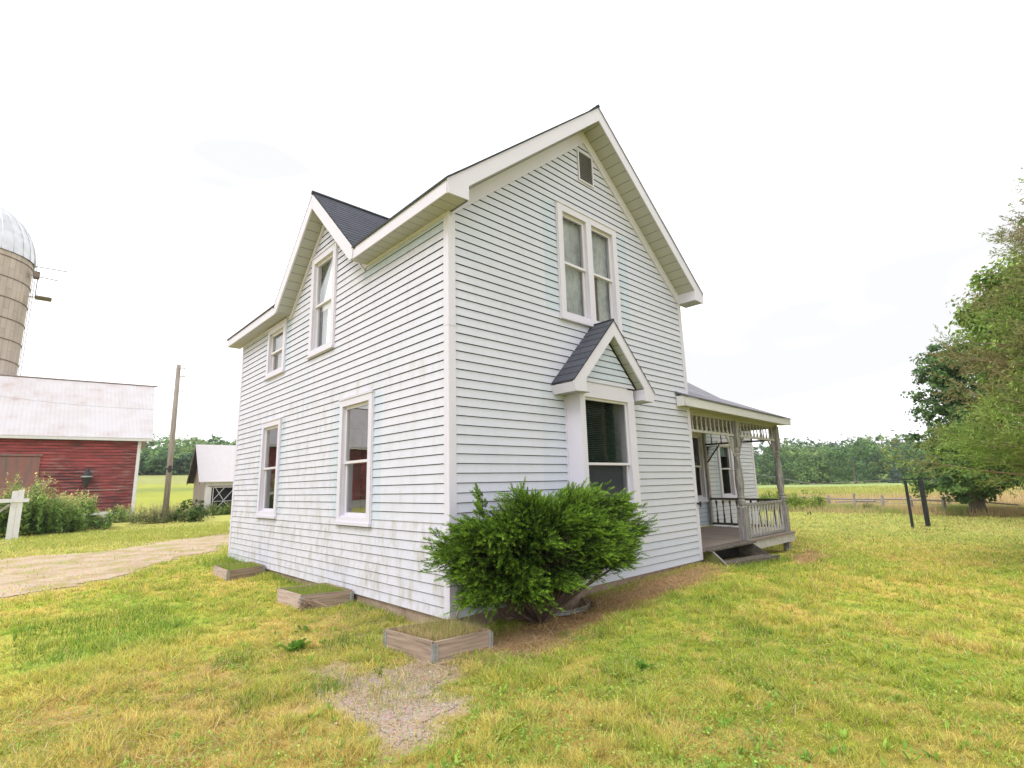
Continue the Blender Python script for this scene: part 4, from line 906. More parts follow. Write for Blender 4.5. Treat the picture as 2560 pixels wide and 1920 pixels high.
mb = MB(FB0); mb.tube([(-31, -4.5, 9.68), (.8, -4.5, 9.68)], .06, 6); mb.build('ridge_cap', 'hoop', barn)
mb = MB(FB0); mb.box(-31, .6, e-.03, e+.0, 5.10, 5.255); mb.build('eave_board', 'cream', barn)
mb = MB(FB0); mb.face([(.02, .30, 5.24), (.55, .30, 5.24), (.55, -4.5, 9.55), (.02, -4.5, 9.55)]); mb.prism([(.5, .36, 5.22), (.5, -4.5, 9.5), (.5, -4.5, 9.2), (.5, .36, 4.85)], (.04, 0, 0)); mb.build('rake_board', 'barn', barn)
mb = MB(FB0); mb.box(-9.2, -4.95, .035, .09, .7, 4.02); mb.build('sliding_door', 'barn_door', barn)
mb = MB(FB0); mb.box(-9.6, -4.86, .035, .13, 4.06, 4.20); mb.build('door_track', 'barn_door', barn)
mb = MB(FB0)
mb.box(-2.8, -.9, .03, .05, 1.93, 1.97); mb.tube([(-2.45, .06, 1.2), (-2.45, .06, 1.95)], .03, 5); mb.build('conduit', 'fence_wood', barn)
# drum-like dark hopper hung on the front wall
u_ = -2.62; t_ = thing('funnel', (BX+u_*c_, BY+u_*s_, 2.4), 'dark funnel-shaped hopper with a pale rim on the red barn wall', 'hopper')
px, py = BX+u_*c_+.35*s_, BY+u_*s_-.35*c_
mb = MB(); mb.lathe(px, py, [(2.05, .05), (2.3, .12), (2.75, .27)], 12); mb.build('hopper', 'black_metal', t_)
mb = MB(); mb.lathe(px, py, [(2.76, .31), (2.84, .31)], 12); mb.build('rim', 'galv', t_)
mb = MB(); mb.lathe(px, py, [(2.85, .26), (3.0, .23), (3.15, .10), (3.35, .03)], 12); mb.build('lid', 'black_metal', t_)
mb = MB(); mb.tube([(px, py, 1.95), (px, py, .8)], .06, 8); mb.tube([(px-.2, py, 2.3), (px-.55, py, 1.2)], .025, 5); mb.build('leg', 'black_metal', t_)
# silo
SX, SY, SR = -8.15, 47.6, 3.2
t_ = thing('silo', (SX, SY, 0), 'tall concrete-stave silo with a metal dome behind the red barn', 'silo')
mb = MB(); n_ = 40; ht = 19.2
for k in range(n_):
    a0, a1 = 2*math.pi*k/n_, 2*math.pi*(k+1)/n_; p0 = (SX+SR*math.cos(a0), SY+SR*math.sin(a0)); p1 = (SX+SR*math.cos(a1), SY+SR*math.sin(a1))
    mb.face([(*p0, 0), (*p1, 0), (*p1, ht), (*p0, ht)], [(a0*SR, 0), (a1*SR, 0), (a1*SR, ht), (a0*SR, ht)])
mb.build('staves', 'silo', t_, smooth=True)
mb = MB()
for k in range(13):
    z = .8+1.5*k
    mb.tube([(SX+(SR+.02)*math.cos(2*math.pi*q/40), SY+(SR+.02)*math.sin(2*math.pi*q/40), z) for q in range(41)], .035, 5, False)
mb.build('hoop', 'hoop', t_)
mb = MB(); n1, n2 = 28, 10
for i_ in range(n1):
    for j_ in range(n2):
        def pp(i__, j__):
            a = 2*math.pi*i__/n1; b_ = math.pi/2*j__/n2; rb = (SR+.1)*math.cos(b_)
            return (SX+rb*math.cos(a), SY+rb*math.sin(a), ht+(SR+1.0)*math.sin(b_))
        mb.face([pp(i_, j_), pp(i_+1, j_), pp(i_+1, j_+1), pp(i_, j_+1)])
mb.build('dome', 'dome', t_, smooth=True)
mb = MB()
for i_ in range(n1): mb.tube([(SX+(SR+.12)*math.cos(math.pi/2*j_/8)*math.cos(2*math.pi*i_/n1), SY+(SR+.12)*math.cos(math.pi/2*j_/8)*math.sin(2*math.pi*i_/n1), ht+(SR+1.02)*math.sin(math.pi/2*j_/8)) for j_ in range(9)], .022, 4, False)
mb.build('dome_rib', 'dome', t_)
aa = -math.radians(20); lx, ly = SX+(SR+.35)*math.cos(aa), SY+(SR+.35)*math.sin(aa); mb = MB()
for s_ in (-.22, .22): mb.tube([(lx+s_*.3, ly+s_, 1), (lx+s_*.3, ly+s_, ht+.3)], .02, 4)
for k in range(58): mb.beam((lx-.07, ly-.22, 1.2+k*.31), (lx+.07, ly+.22, 1.2+k*.31), .03, .03)
mb.build('ladder', 'galv', t_)
mb = MB(); mb.box(lx+.2, lx+1.15, ly-.5, ly+.5, ht-2.75, ht-2.68); mb.beam((lx-.2, ly, ht-2.72), (lx+1.2, ly, ht-2.72), .06, .06)
mb.beam((lx-.2, ly-.3, ht-.4), (lx+1.9, ly-.5, ht-.4), .05, .05); mb.beam((lx-.2, ly+.3, ht-.95), (lx+1.4, ly+.5, ht-.95), .05, .05); mb.box(lx-.1, lx+.3, ly-.3, ly+.3, ht-1.2, ht-.75); mb.tube([(lx+.2, ly, ht-2.7), (lx+.2, ly, ht-.9)], .03, 5); mb.build('platform', 'hoop', t_)
# shed
FS = rotf(6.35, 39.6, -2.5); shed = thing('shed', (6.35, 39.6, -.05), 'small white board shed with a steep pale metal roof, left of the house', 'shed')
FS = ((6.35, 39.6, 0), FS[1], FS[2]); DW = 4.4; LE = 9
mb = MB(FS); mb.box(0, .45, -.05, 0, -.1, 2.62); mb.box(2.15, LE, -.05, 0, -.1, 2.62); mb.box(.45, 2.15, -.05, 0, 2.0, 2.62)
mb.prism([(0, -.05, -.1), (0, -DW, -.1), (0, -DW, 2.62), (0, -DW/2, 5.15), (0, -.05, 2.62)], (.05, 0, 0)); mb.box(0, LE, -DW-.05, -DW, -.1, 2.6); mb.build('wall', 'shed_wall', shed)
mb = MB(FS); z1, ze = 5.38, 2.42
mb.prism([(-.5, .35, ze), (LE+.3, .35, ze), (LE+.3, -DW/2, z1), (-.5, -DW/2, z1)], (0, 0, -.05)); mb.prism([(-.5, -DW-.35, ze), (LE+.3, -DW-.35, ze), (LE+.3, -DW/2, z1), (-.5, -DW/2, z1)], (0, 0, -.05)); mb.build('roof', 'shed_roof', shed)
mb = MB(FS); mb.prism([(-.46, .32, ze-.06), (-.46, -DW/2, z1-.08), (-.46, -DW/2, z1-.24), (-.46, .32, ze-.2)], (.03, 0, 0)); mb.prism([(-.46, -DW-.32, ze-.06), (-.46, -DW/2, z1-.08), (-.46, -DW/2, z1-.24), (-.46, -DW-.32, ze-.2)], (.03, 0, 0)); mb.face([(-.4, .3, ze-.05), (0, .3, ze-.05), (0, -DW/2, z1-.07), (-.4, -DW/2, z1-.07)]); mb.face([(-.4, -DW-.3, ze-.05), (0, -DW-.3, ze-.05), (0, -DW/2, z1-.07), (-.4, -DW/2, z1-.07)]); mb.build('rake_board', 'dark_wood', shed)
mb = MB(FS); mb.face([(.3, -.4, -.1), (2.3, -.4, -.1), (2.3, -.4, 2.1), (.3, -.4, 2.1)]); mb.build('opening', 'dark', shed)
mb = MB(FS); 
for p, q in (((1.6, 1.0), (2.35, 1.95)), ((2.35, 1.0-.0), (3.1, 1.95)), ((2.35, 1.0), (1.75, 1.95)), ((1.6, .95), (3.1, .95)), ((1.6, .1), (2.35, .95)), ((3.1, .1), (2.35, .95)), ((1.6, 1.98), (3.1, 1.98)), ((1.6, .1), (1.6, 1.98)), ((3.1, .1), (3.1, 1.98))):
    mb.beam((p[0]-1.05, .02, p[1]), (q[0]-1.05, .02, q[1]), .03, .10, (0, 1, 0))
mb.build('gate_brace', 'shed_wall', shed)
mb = MB(FS); mb.box(.2, 2.9, .0, .06, 2.05, 2.10); mb.build('door_track', 'hoop', shed)

# ------------------------------------------------------------------ vegetation builders
def leaves(n, P, Nrm, size, col_, rs, aspect=.6, jit=.5):
    """leaf quads: diamond shapes around P with normals Nrm"""
    Nn = Nrm+rs.normal(size=(n, 3))*jit; Nn /= np.linalg.norm(Nn, axis=1)[:, None]+1e-9
    a = np.cross(Nn, rs.normal(size=(n, 3))); a /= np.linalg.norm(a, axis=1)[:, None]+1e-9; b_ = np.cross(Nn, a)
    s_ = (size*rs.uniform(.65, 1.3, n))[:, None]
    V = np.stack([P-a*s_*.5, P+b_*s_*.5*aspect+Nn*s_*.08, P+a*s_*.5, P-b_*s_*.5*aspect+Nn*s_*.08], 1).reshape(-1, 3)
    F = np.arange(4*n).reshape(-1, 4); C = np.repeat(col_, 4, axis=0)
    return V, F, C
def pal(n, c0, c1, rs, k=None, var=.18):
    t_ = rs.uniform(0, 1, n) if k is None else np.clip(k+rs.normal(size=n)*.25, 0, 1)
    c = np.array(c0)*(1-t_[:, None])+np.array(c1)*t_[:, None]
    return np.clip(c*(1+rs.normal(size=(n, 1))*var), .005, 1)
def crown_pts(rs, lobes, nclump, perclump, cr=.5, flat=.6, shell=.55):
    """clumps spread through the lobes; returns leaf positions, outward normals, clump shade"""
    lobes = np.array(lobes, float); vol = lobes[:, 3]*lobes[:, 4]*lobes[:, 5]; vol = vol**(2/3); pick = rs.choice(len(lobes), nclump, p=vol/vol.sum())
    d = rs.normal(size=(nclump, 3)); d /= np.linalg.norm(d, axis=1)[:, None]; rad = shell+(1.02-shell)*rs.uniform(0, 1, nclump)**.6
    C = lobes[pick, :3]+d*lobes[pick, 3:6]*rad[:, None]
    sh = rs.uniform(0, 1, nclump); crr = cr*rs.uniform(.5, 1.35, nclump)
    e = rs.normal(size=(nclump, perclump, 3)); e /= np.linalg.norm(e, axis=2)[:, :, None]; e *= rs.uniform(.25, 1, (nclump, perclump, 1))**.6
    off = e*crr[:, None, None]; off[:, :, 2] *= flat
    P = (C[:, None, :]+off).reshape(-1, 3)
    Nn = (e*.8+d[:, None, :]*.5+np.array([0, 0, .55])).reshape(-1, 3)
    return P, Nn, np.repeat(sh, perclump), C
def limbs(mb, base, top, targets, r0, rs, n=9):
    base, top = Vector(base), Vector(top)
    mb.tube([base, base+(top-base)*.05, base+(top-base)*.45, top], [r0*1.5, r0*1.05, r0*.8, r0*.25], 10)
    idx = rs.choice(len(targets), min(n, len(targets)), replace=False)
    for k in idx:
        tg = Vector(targets[k]); f = min(.92, max(.18, (tg.z-base.z)/(top.z-base.z+1e-6)*.7)); s0 = base+(top-base)*f
        mid = s0.lerp(tg, .5)+Vector((rs.normal()*.15, rs.normal()*.15, .15*(tg-s0).length)); rr_ = r0*.38*(1-f*.5)
        mb.tube([s0, mid, tg], [rr_, rr_*.6, rr_*.2], 6)
# ---------------- juniper at the corner
rs = np.random.RandomState(11)
jb = thing('juniper_bush', (1.2, -.5, -.18), 'spreading bright green juniper bush against the front wall beside the near corner', 'bush')
base = np.array([1.15, -.42, -.2]); V = []; Fq = []; Cc = []; stems = MB(); sprays = []
def envelope(th):
    cx_ = math.cos(th); sx_ = math.sin(th); X_ = 1.30+1.72*math.copysign(abs(cx_)**.75, cx_); Z_ = .18+1.22*math.copysign(abs(sx_)**.62, sx_)
    return X_, Z_
CB = np.array([1.30, -.58, .74]); AX = np.array([1.80, .47, .70])
nb = 380
for k in range(nb):
    th_ = rs.uniform(0, 2*math.pi); ph = math.asin(rs.uniform(-.80, 1)); u3 = np.array([math.cos(th_)*math.cos(ph), math.sin(th_)*math.cos(ph), math.sin(ph)])
    rad = rs.uniform(.50, 1.0)**.5*(1+.13*math.sin(3.7*u3[0]+1.3)+.14*math.sin(5*u3[2]+9*u3[0])+(.16 if rs.rand() < .12 else 0))
    sp = np.sign(u3)*np.abs(u3)**.80; end = CB+sp*AX*rad
    if k % 4 == 0: rad *= .62; end = CB+sp*AX*rad
    if end[2] < (.06 if end[0] < 1.4 and end[1] > -.75 else .26) or (end[2] < .52 and end[0] > 2.0) or (end[2] < .44 and end[0] > 1.5) or (end[2] > 1.18 and .25 < end[0] < .62): continue
    if end[1] > -.10: end[1] = -.10-abs(rs.normal())*.05
    out_ = u3*np.array([1.3, .8, .25])+np.array([.12, 0, .16]); out_ /= np.linalg.norm(out_)
    mid = base+(end-base)*.55+np.array([0, 0, -.10]); q = lambda t_: (1-t_)**2*base+2*t_*(1-t_)*mid+t_*t_*end
    if k % 5 == 0: stems.tube([Vector(q(t_)) for t_ in (0, .35, .7, .97)], [.016, .011, .007, .003], 5)
    fan = np.cross(out_, np.array([0, 0, 1.])+rs.normal(size=3)*.35); fan /= np.linalg.norm(fan); shd = rs.uniform(0, 1)
    for j_ in range(rs.randint(16, 26)):
        wv_ = rs.uniform(-1, 1); d = out_+fan*wv_*.75+rs.normal(size=3)*.20; d /= np.linalg.norm(d)
        sprays.append((end-out_*rs.uniform(-.02, .26)+fan*wv_*.09+rs.normal(size=3)*.03, d, rs.uniform(.14, .30), (shd*.6+rs.uniform(0, .4))*(1 if rad > .72 else .25)))  # inner sprays coloured darker for the shade inside the bush
for X_, Y_, Z_, dx, dz in ((-.55, -.55, 1.02, -1, .42), (-.50, -.6, .86, -1, .12), (-.28, -.62, .60, -1, .02), (0.05, -.5, 1.46, -.5, .8), (2.98, -.6, 1.20, 1, .40), (2.95, -.7, 1.06, 1, .15), (2.85, -.6, .58, 1, .16), (2.75, -.75, .5, 1, -.05), (2.3, -.6, 1.42, .9, .45), (1.5, -.6, 1.42, .8, .55), (.95, -.6, 1.40, .9, .5)):
    for j_ in range(24):
        d = np.array([dx, rs.normal()*.2, dz])+rs.normal(size=3)*.18; d /= np.linalg.norm(d)
        sprays.append((np.array([X_, Y_, Z_])-np.array([dx, 0, dz])*rs.uniform(-.05, .40)+rs.normal(size=3)*.04, d, rs.uniform(.12, .24), rs.uniform(.5, 1)))
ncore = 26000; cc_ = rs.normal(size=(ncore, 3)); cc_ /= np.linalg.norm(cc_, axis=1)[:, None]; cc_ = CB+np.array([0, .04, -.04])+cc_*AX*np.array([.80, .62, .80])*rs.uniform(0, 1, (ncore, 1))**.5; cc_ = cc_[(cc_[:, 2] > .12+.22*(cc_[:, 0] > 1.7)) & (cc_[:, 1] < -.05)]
nn_ = len(cc_); Vc, Fc, Ccc = leaves(nn_, cc_, rs.normal(size=(nn_, 3)), .075, pal(nn_, (.012, .016, .006), (.035, .035, .014), rs), rs, .30, 1.0)  # dead inner twigs, near-black to stand in for the bush's self-shading
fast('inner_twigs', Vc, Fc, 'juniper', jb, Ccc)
S = len(sprays); P0 = np.array([s_[0] for s_ in sprays]); D0 = np.array([s_[1] for s_ in sprays]); Ln = np.array([s_[2] for s_ in sprays]); Sh = np.array([s_[3] for s_ in sprays])
M_ = 44; f = np.linspace(.05, 1, M_)[None, :, None]
side = np.cross(D0, rs.normal(size=(S, 3))); side /= np.linalg.norm(side, axis=1)[:, None]
ang = rs.uniform(0, 2*np.pi, (S, M_)); s2 = np.cross(D0, side)
droop = np.array([0, 0, -1.])*(.10*f**2)*Ln[:, None, None]
root = P0[:, None, :]+D0[:, None, :]*Ln[:, None, None]*f+droop
outd = side[:, None, :]*np.cos(ang)[..., None]+s2[:, None, :]*np.sin(ang)[..., None]
dirn = D0[:, None, :]*.95+outd*(.75*(1-.55*f))+np.array([0, 0, .10]); dirn /= np.linalg.norm(dirn, axis=2)[..., None]
ln = (.040+.045*rs.uniform(size=(S, M_)))[..., None]*(1.15-.5*f); tip = root+dirn*ln
wv = np.cross(dirn, rs.normal(size=(S, M_, 3))); wv /= np.linalg.norm(wv, axis=2)[..., None]; wv *= .0042
V = np.stack([root-wv*.5, root+dirn*ln*.45+wv, tip, root+dirn*ln*.45-wv], 2).reshape(-1, 3); n = S*M_
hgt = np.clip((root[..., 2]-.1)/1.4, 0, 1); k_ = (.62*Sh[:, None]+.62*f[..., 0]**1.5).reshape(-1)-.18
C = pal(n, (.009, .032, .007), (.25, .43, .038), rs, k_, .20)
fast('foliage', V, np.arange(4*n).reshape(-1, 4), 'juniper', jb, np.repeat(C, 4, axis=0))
for k in range(4):
    a = rs.uniform(.6, 1.9); stems.tube([Vector((base[0]+rs.normal()*.1, -.4, -.2)), Vector((a, -.45+rs.normal()*.1, .0+rs.uniform(0, .1))), Vector((a+rs.normal()*.5, -.55, .45))], [.035, .025, .012], 6)
stems.tube([(1.25, -.45, -.2), (.95, -.42, -.06), (.55, -.40, -.02), (.3, -.38, .25)], [.04, .035, .025, .01], 7)
stems.build('stem', 'juniper_bark', jb)
# ---------------- yard trees
def tree(name, loc, label, lobes, c0, c1, ncl, per, leaf, cr, r0, top, seed, cat='tree', shell=.5, flat=.6, nl=14, asp=.7, group=None):
    rs = np.random.RandomState(seed); t_ = thing(name, loc, label, cat, group)
    P, Nn, sh, Cn = crown_pts(rs, [(loc[0]+a, loc[1]+b_, loc[2]+c, d, e, f) for a, b_, c, d, e, f in lobes], ncl, per, cr, flat, shell)
    n = len(P); Cx = pal(n, c0, c1, rs, sh*.8+.1, .18); V, F, C = leaves(n, P, Nn, leaf, Cx, rs, asp)
    ok = np.repeat(P[:, 2] > loc[2]+.35, 4); okf = P[:, 2] > loc[2]+.35
    if not okf.all():
        V = V[ok]; C = C[ok]; F = np.arange(len(V)).reshape(-1, 4)
    fast('crown', V, F, 'leaf', t_, C)
    mb = MB(); limbs(mb, loc, (loc[0]+top[0], loc[1]+top[1], loc[2]+top[2]), Cn, r0, rs, nl); mb.build('trunk', 'bark', t_, smooth=True)
    return t_
tz = ghs(29, -2.05)
tree('maple_tree', (28.9, -2.0, tz-.1), 'dark green maple with a low skirt of foliage and a leaning trunk beyond the lawn', [(0, .2, 4.0, 2.3, 1.9, 3.2), (0, -.6, 6.2, 2.0, 1.6, 2.6), (-.2, .4, 1.75, 2.4, 2.0, .95), (0, -2.6, 1.9, 2.6, 2.6, 1.05), (0, -2.4, 4.6, 2.6, 2.4, 2.6), (0, .35, 7.2, 1.2, 1.1, 1.3)],
     (.05, .11, .035), (.19, .32, .095), 620, 80, .16, .48, .30, (0, .3, 7.4), 21, shell=.35)
tree('ash_tree', (20.6, -8.0, ghs(20.5, -8)-.1), 'tall fresh green broadleaf tree standing behind the cedar at the right edge', [(0, 3.1, 4.9, 1.6, 1.3, 1.2), (0, 2.9, 6.3, 1.8, 1.5, 1.5), (0, 1.6, 6.6, 2.6, 2.4, 2.2), (0, -.2, 8.8, 3.2, 3.0, 2.7), (-.4, 2.6, 7.6, 1.8, 1.7, 1.7), (0, 2.4, 4.9, 2.0, 1.7, 1.6), (.5, .3, 5.2, 3, 3, 2.2), (-.3, 3.3, 7.6, 1.5, 1.2, 1.2), (0, 3.2, 5.6, 1.3, 1.1, .9)],
     (.11, .21, .035), (.36, .50, .11), 950, 85, .17, .6, .28, (0, .5, 10), 22, shell=.35)
# cedar: plumes along drooping branches on a hidden trunk
def cedar(loc, seed):
    rs = np.random.RandomState(seed); t_ = thing('cedar_tree', loc, 'large feathery brownish green cedar reaching in from the right edge', 'tree')
    mb = MB(); H = 8.9; mb.tube([loc, (loc[0], loc[1], loc[2]+H*.5), (loc[0], loc[1], loc[2]+H)], [.3, .18, .03], 9); Ps = []; Ds = []; Sh = []
    for k in range(210):
        z = 2.05+(H-2.3)*rs.uniform(0, 1)**1.2; rad = (1-((z-.9)/(H-.4)))*4.6*rs.uniform(.72, 1.06)+.25; a = rs.uniform(0, 2*math.pi)
        if z < 2.4: rad *= 1.0
        d = np.array([math.cos(a), math.sin(a), 0]); p0 = np.array([loc[0], loc[1], loc[2]+z-.1*rad]); tipz = loc[2]+z+.10*rad if z > 3 else loc[2]+z+.05*rad
        p1 = np.array([loc[0]+d[0]*rad, loc[1]+d[1]*rad, tipz]); mid = (p0+p1)/2+np.array([0, 0, -.06*rad])
        qf = lambda t_: (1-t_)**2*p0+2*t_*(1-t_)*mid+t_*t_*p1
        mb.tube([Vector(qf(x_)) for x_ in (0, .35, .7, .97)], [.045*(1-z/H*.6), .030, .016, .005], 5)
        for j_ in range(int(20*rad)+34):
            x_ = rs.uniform(.22, 1.0)**.8; p = qf(x_)+rs.normal(size=3)*np.array([.13, .13, .10])*(1.2); dd = d*.7+rs.normal(size=3)*.55+np.array([0, 0, .28]); Ps.append(p); Ds.append(dd/np.linalg.norm(dd)); Sh.append(rs.uniform(0, 1)*.5+(.5 if rs.rand() < .35 else 0))
    P = np.array(Ps); D = np.array(Ds); Sh = np.array(Sh); S = len(P); Mn = 17; f = np.linspace(0, 1, Mn)[None, :, None]
    root = P[:, None, :]+D[:, None, :]*f*.30; dr = D[:, None, :]*.8+rs.normal(size=(S, Mn, 3))*.55; dr /= np.linalg.norm(dr, axis=2)[..., None]
    ln = rs.uniform(.05, .11, (S, Mn, 1)); wv = np.cross(dr, rs.normal(size=(S, Mn, 3))); wv /= np.linalg.norm(wv, axis=2)[..., None]; wv *= .010
    V = np.stack([root, root+dr*ln*.5+wv, root+dr*ln, root+dr*ln*.5-wv], 2).reshape(-1, 3); n = S*Mn
    nzz = fbm(root[..., 1].ravel(), root[..., 2].ravel(), .9, 3, 3)
    t2 = np.clip((nzz-.50)*4+np.clip(root[..., 2].ravel()-5.2, 0, 2)*.6+np.repeat(Sh, Mn)*.5-.25, 0, 1)[:, None]
    C = np.array([.26, .225, .10])*(1-t2)+np.array([.25, .36, .085])*t2; C = C*(1+rs.normal(size=(n, 1))*.2)
    fast('foliage', V, np.arange(4*n).reshape(-1, 4), 'leaf', t_, np.clip(np.repeat(C, 4, axis=0), .01, 1)); mb.build('trunk', 'twig', t_, smooth=True)
cedar((10.6, -7.15, ghs(10.6, -7.15)-.1), 31)
# bush by the fence, shrub clumps
def shrub(name, loc, label, rx, ry, rz, c0, c1, n_, leaf, seed, cat='bush', group=None):
    rs = np.random.RandomState(seed); t_ = thing(name, loc, label, cat, group)
    P, Nn, sh, Cn = crown_pts(rs, [(loc[0], loc[1], loc[2]+rz*.75, rx, ry, rz), (loc[0]+rx*.4, loc[1]-ry*.3, loc[2]+rz*.5, rx*.7, ry*.8, rz*.7), (loc[0]-rx*.4, loc[1]+ry*.4, loc[2]+rz*.5, rx*.7, ry*.7, rz*.8)], n_, 34, max(.12, rx*.22), .8, .4)
    n = len(P); V, F, C = leaves(n, P, Nn, leaf, pal(n, c0, c1, rs, sh*.8+.1), rs, .6); V[:, 2] = np.maximum(V[:, 2], loc[2]+.02); fast('foliage', V, F, 'leaf', t_, C)
    mb = MB()
    for k in range(7): q = Vector(Cn[k]); mb.tube([loc, Vector(loc).lerp(q, .5)+Vector((0, 0, .1)), q], [.03, .02, .008], 5)
    mb.build('stem', 'bark', t_)
for k, (x, y) in enumerate(((29.9, 7.3), (30.2, 5.9), (31.6, 8.6))): shrub('fence_bush', (x, y, ghs(x, y)-.02), ['big leafy green bush growing over the rail fence beside the porch', 'lower end of the green fence bush, nearest the open fence posts', 'green bush partly behind the porch post, at the fence'][k], 1.15, 1.1, .75-.1*k, (.08, .16, .02), (.36, .46, .06), 110, .10, 40+k)
shrub('shrub', (30.2, 2.5, ghs(30, 2.5)-.02), 'small grey-green shrub at the foot of the rail fence', .55, .45, .3, (.07, .11, .03), (.2, .26, .08), 40, .07, 47)
shrub('shrub', (3.6, 30.3, ghs(3.6, 30.3)-.02), 'dark green shrub at the foot of the utility pole', .9, .7, .75, (.03, .07, .015), (.12, .2, .04), 90, .10, 48)
shrub('shrub', (5.75, 38.2, ghs(5.7, 38)-.02), 'dark rounded bush at the left corner of the white shed', .55, .5, .75, (.025, .06, .02), (.09, .16, .05), 60, .09, 49)
# ---------------- distant woods
rs = np.random.RandomState(5)
def far_tree_arrays(rs, base, h, rw, c0, c1, nc=55, per=26, leaf=.55, conifer=False):
    if conifer:
        n = nc*per; u_ = rs.uniform(0, 1, n)**.7; a = rs.uniform(0, 2*np.pi, n); lay = .82+.18*np.sin((1-u_)*h*5); r_ = rw*u_*lay*rs.uniform(.55, 1.02, n)
        P = np.stack([base[0]+r_*np.cos(a), base[1]+r_*np.sin(a), base[2]+h*(1-u_)+.2], -1); Nn = np.stack([np.cos(a), np.sin(a), np.full(n, .6)], -1); sh = rs.uniform(0, 1, n)
    else:
        rw *= 1.15; lobes = [(base[0], base[1], base[2]+h*.56, rw*.85, rw*.85, h*.40), (base[0], base[1], base[2]+h*.16, rw*1.05, rw*1.05, h*.2), (base[0], base[1], base[2]+h*.3, rw*1.0, rw*1.0, h*.25)]
        for k in range(6):
            a = rs.uniform(0, 6.28); lobes.append((base[0]+rw*.55*math.cos(a), base[1]+rw*.55*math.sin(a), base[2]+h*rs.uniform(.28, .80), rw*rs.uniform(.4, .6), rw*rs.uniform(.4, .6), h*rs.uniform(.13, .22)))
        P, Nn, sh, _ = crown_pts(rs, lobes, nc, per, rw*.24, .75, .65)
    n = len(P); V, F, C = leaves(n, P, Nn, leaf, pal(n, c0, c1, rs, sh*1.1-.05, .14), rs, .8, .45); V[:, 2] = np.maximum(V[:, 2], base[2]+.1)
    return V, F, C
def joinarr(lst):
    Vs, Fs, Cs, o_ = [], [], [], 0
    for V, F, C in lst: Vs.append(V); Fs.append(F+o_); Cs.append(C); o_ += len(V)
    return np.concatenate(Vs), np.concatenate(Fs), np.concatenate(Cs)
def polar(angd, D): return -4.08+D*math.cos(R(angd)), -5.56+D*math.sin(R(angd))
pals = [((.05, .115, .04), (.15, .27, .08)), ((.075, .15, .045), (.23, .36, .10)), ((.045, .10, .05), (.12, .22, .10)), ((.09, .16, .05), (.28, .38, .12))]
# front row of the right-hand wood: trees one can tell apart
labs = {3: 'broad pale green tree with a rounded crown in the front row of the right-hand wood'}
k = 0
for angd in np.arange(-3, 33, 2.35):
    ang_ = angd+rs.normal()*.5; D = 146+rs.normal()*4; x, y = polar(ang_, D); h = rs.uniform(7.2, 10.8); rw = rs.uniform(3.0, 4.3); pi = rs.randint(0, 3)
    big = k == 8
    if big: h, rw, pi = 9.6, 5.4, 1
    lab = 'broad pale green tree with the widest rounded crown in the right-hand wood edge' if big else 'dark green tree among others in the front row of the wood beyond the right meadow'
    k += 1; z = ghs(x, y); t_ = thing('wood_edge_tree', (x, y, z), lab, 'tree', None if big else 'trees along the far wood edge')
    V, F, C = far_tree_arrays(rs, (x, y, z-.3), h, rw, *pals[pi], nc=110 if big else 75, per=30, leaf=.46); fast('crown', V, F, 'leaf', t_, C)
    mb = MB(); mb.tube([(x, y, z-.3), (x, y, z+h*.6)], [.25, .1], 6); mb.build('trunk', 'bark', t_)
for ang_, D, h, rw in ((11.2, 138, 3.9, 1.9), (10.2, 136, 3.6, 2.2)):
    x, y = polar(ang_, D); z = ghs(x, y); t_ = thing('spruce_tree', (x, y, z), 'blue-grey spruce, the %s of the two in front of the right-hand wood' % ('left and taller' if h > 3.7 else 'right and wider'), 'spruce', 'pair of spruces at the wood edge')
    V, F, C = far_tree_arrays(rs, (x, y, z-.2), h, rw, (.04, .085, .065), (.10, .16, .12), nc=60, per=30, leaf=.3, conifer=True); fast('crown', V, F, 'leaf', t_, C)
    mb = MB(); mb.tube([(x, y, z-.3), (x, y, z+h*.8)], [.12, .03], 6); mb.build('trunk', 'bark', t_)
lst = []
for D0, hh in ((154, 10.5), (163, 11), (176, 11), (192, 12), (212, 12), (235, 13), (262, 13)):
    for angd in np.arange(-6, 34, 220/D0):
        D = D0+rs.normal()*3; x, y = polar(angd+rs.normal()*.6, D); lst.append(far_tree_arrays(rs, (x, y, ghs(x, y)-.3), hh*rs.uniform(.72, 1.12), rs.uniform(2.8, 4.4), *pals[rs.randint(0, 4)], nc=40, per=20, leaf=.62))
V, F, C = joinarr(lst); o_ = fast('woodland', V, F, 'leaf', None, C); tag(o_, 'dense mixed wood rising behind the right-hand meadow', 'woodland', kind='stuff')
lst = []
for D0, hh, sp in ((142, 4.9, 1.6), (144, 5.1, 1.6), (147, 5.3, 1.6)):
    for angd in np.arange(62, 99, sp*57.3/D0):
        x, y = polar(angd+rs.normal()*.2, D0+rs.normal()*1); lst.append(far_tree_arrays(rs, (x, y, ghs(x, y)-.4), hh*rs.uniform(.95, 1.08), 1.9, *pals[rs.choice([0, 2])], nc=26, per=20, leaf=.5))
V, F, C = joinarr(lst); o_ = fast('hedgerow', V, F, 'leaf', None, C); tag(o_, 'even dark green belt of trees at the foot of the left hillside', 'hedgerow', kind='stuff')
lst = []
for D0, hh in ((156, 5), (165, 6), (174, 7), (183, 8), (193, 8.5), (203, 9)):
    for angd in np.arange(60, 100, 190/D0):
        x, y = polar(angd+rs.normal()*.5, D0+rs.normal()*3); lst.append(far_tree_arrays(rs, (x, y, ghs(x, y)-.3), hh*rs.uniform(.75, 1.2), rs.uniform(2.4, 3.8), *[tuple(v*1.35+.01 for v in q_) for q_ in pals[rs.randint(0, 4)]], nc=52, per=18, leaf=.6, conifer=(rs.rand() < .12)))  # palette lightened to put distance haze into the leaf colour
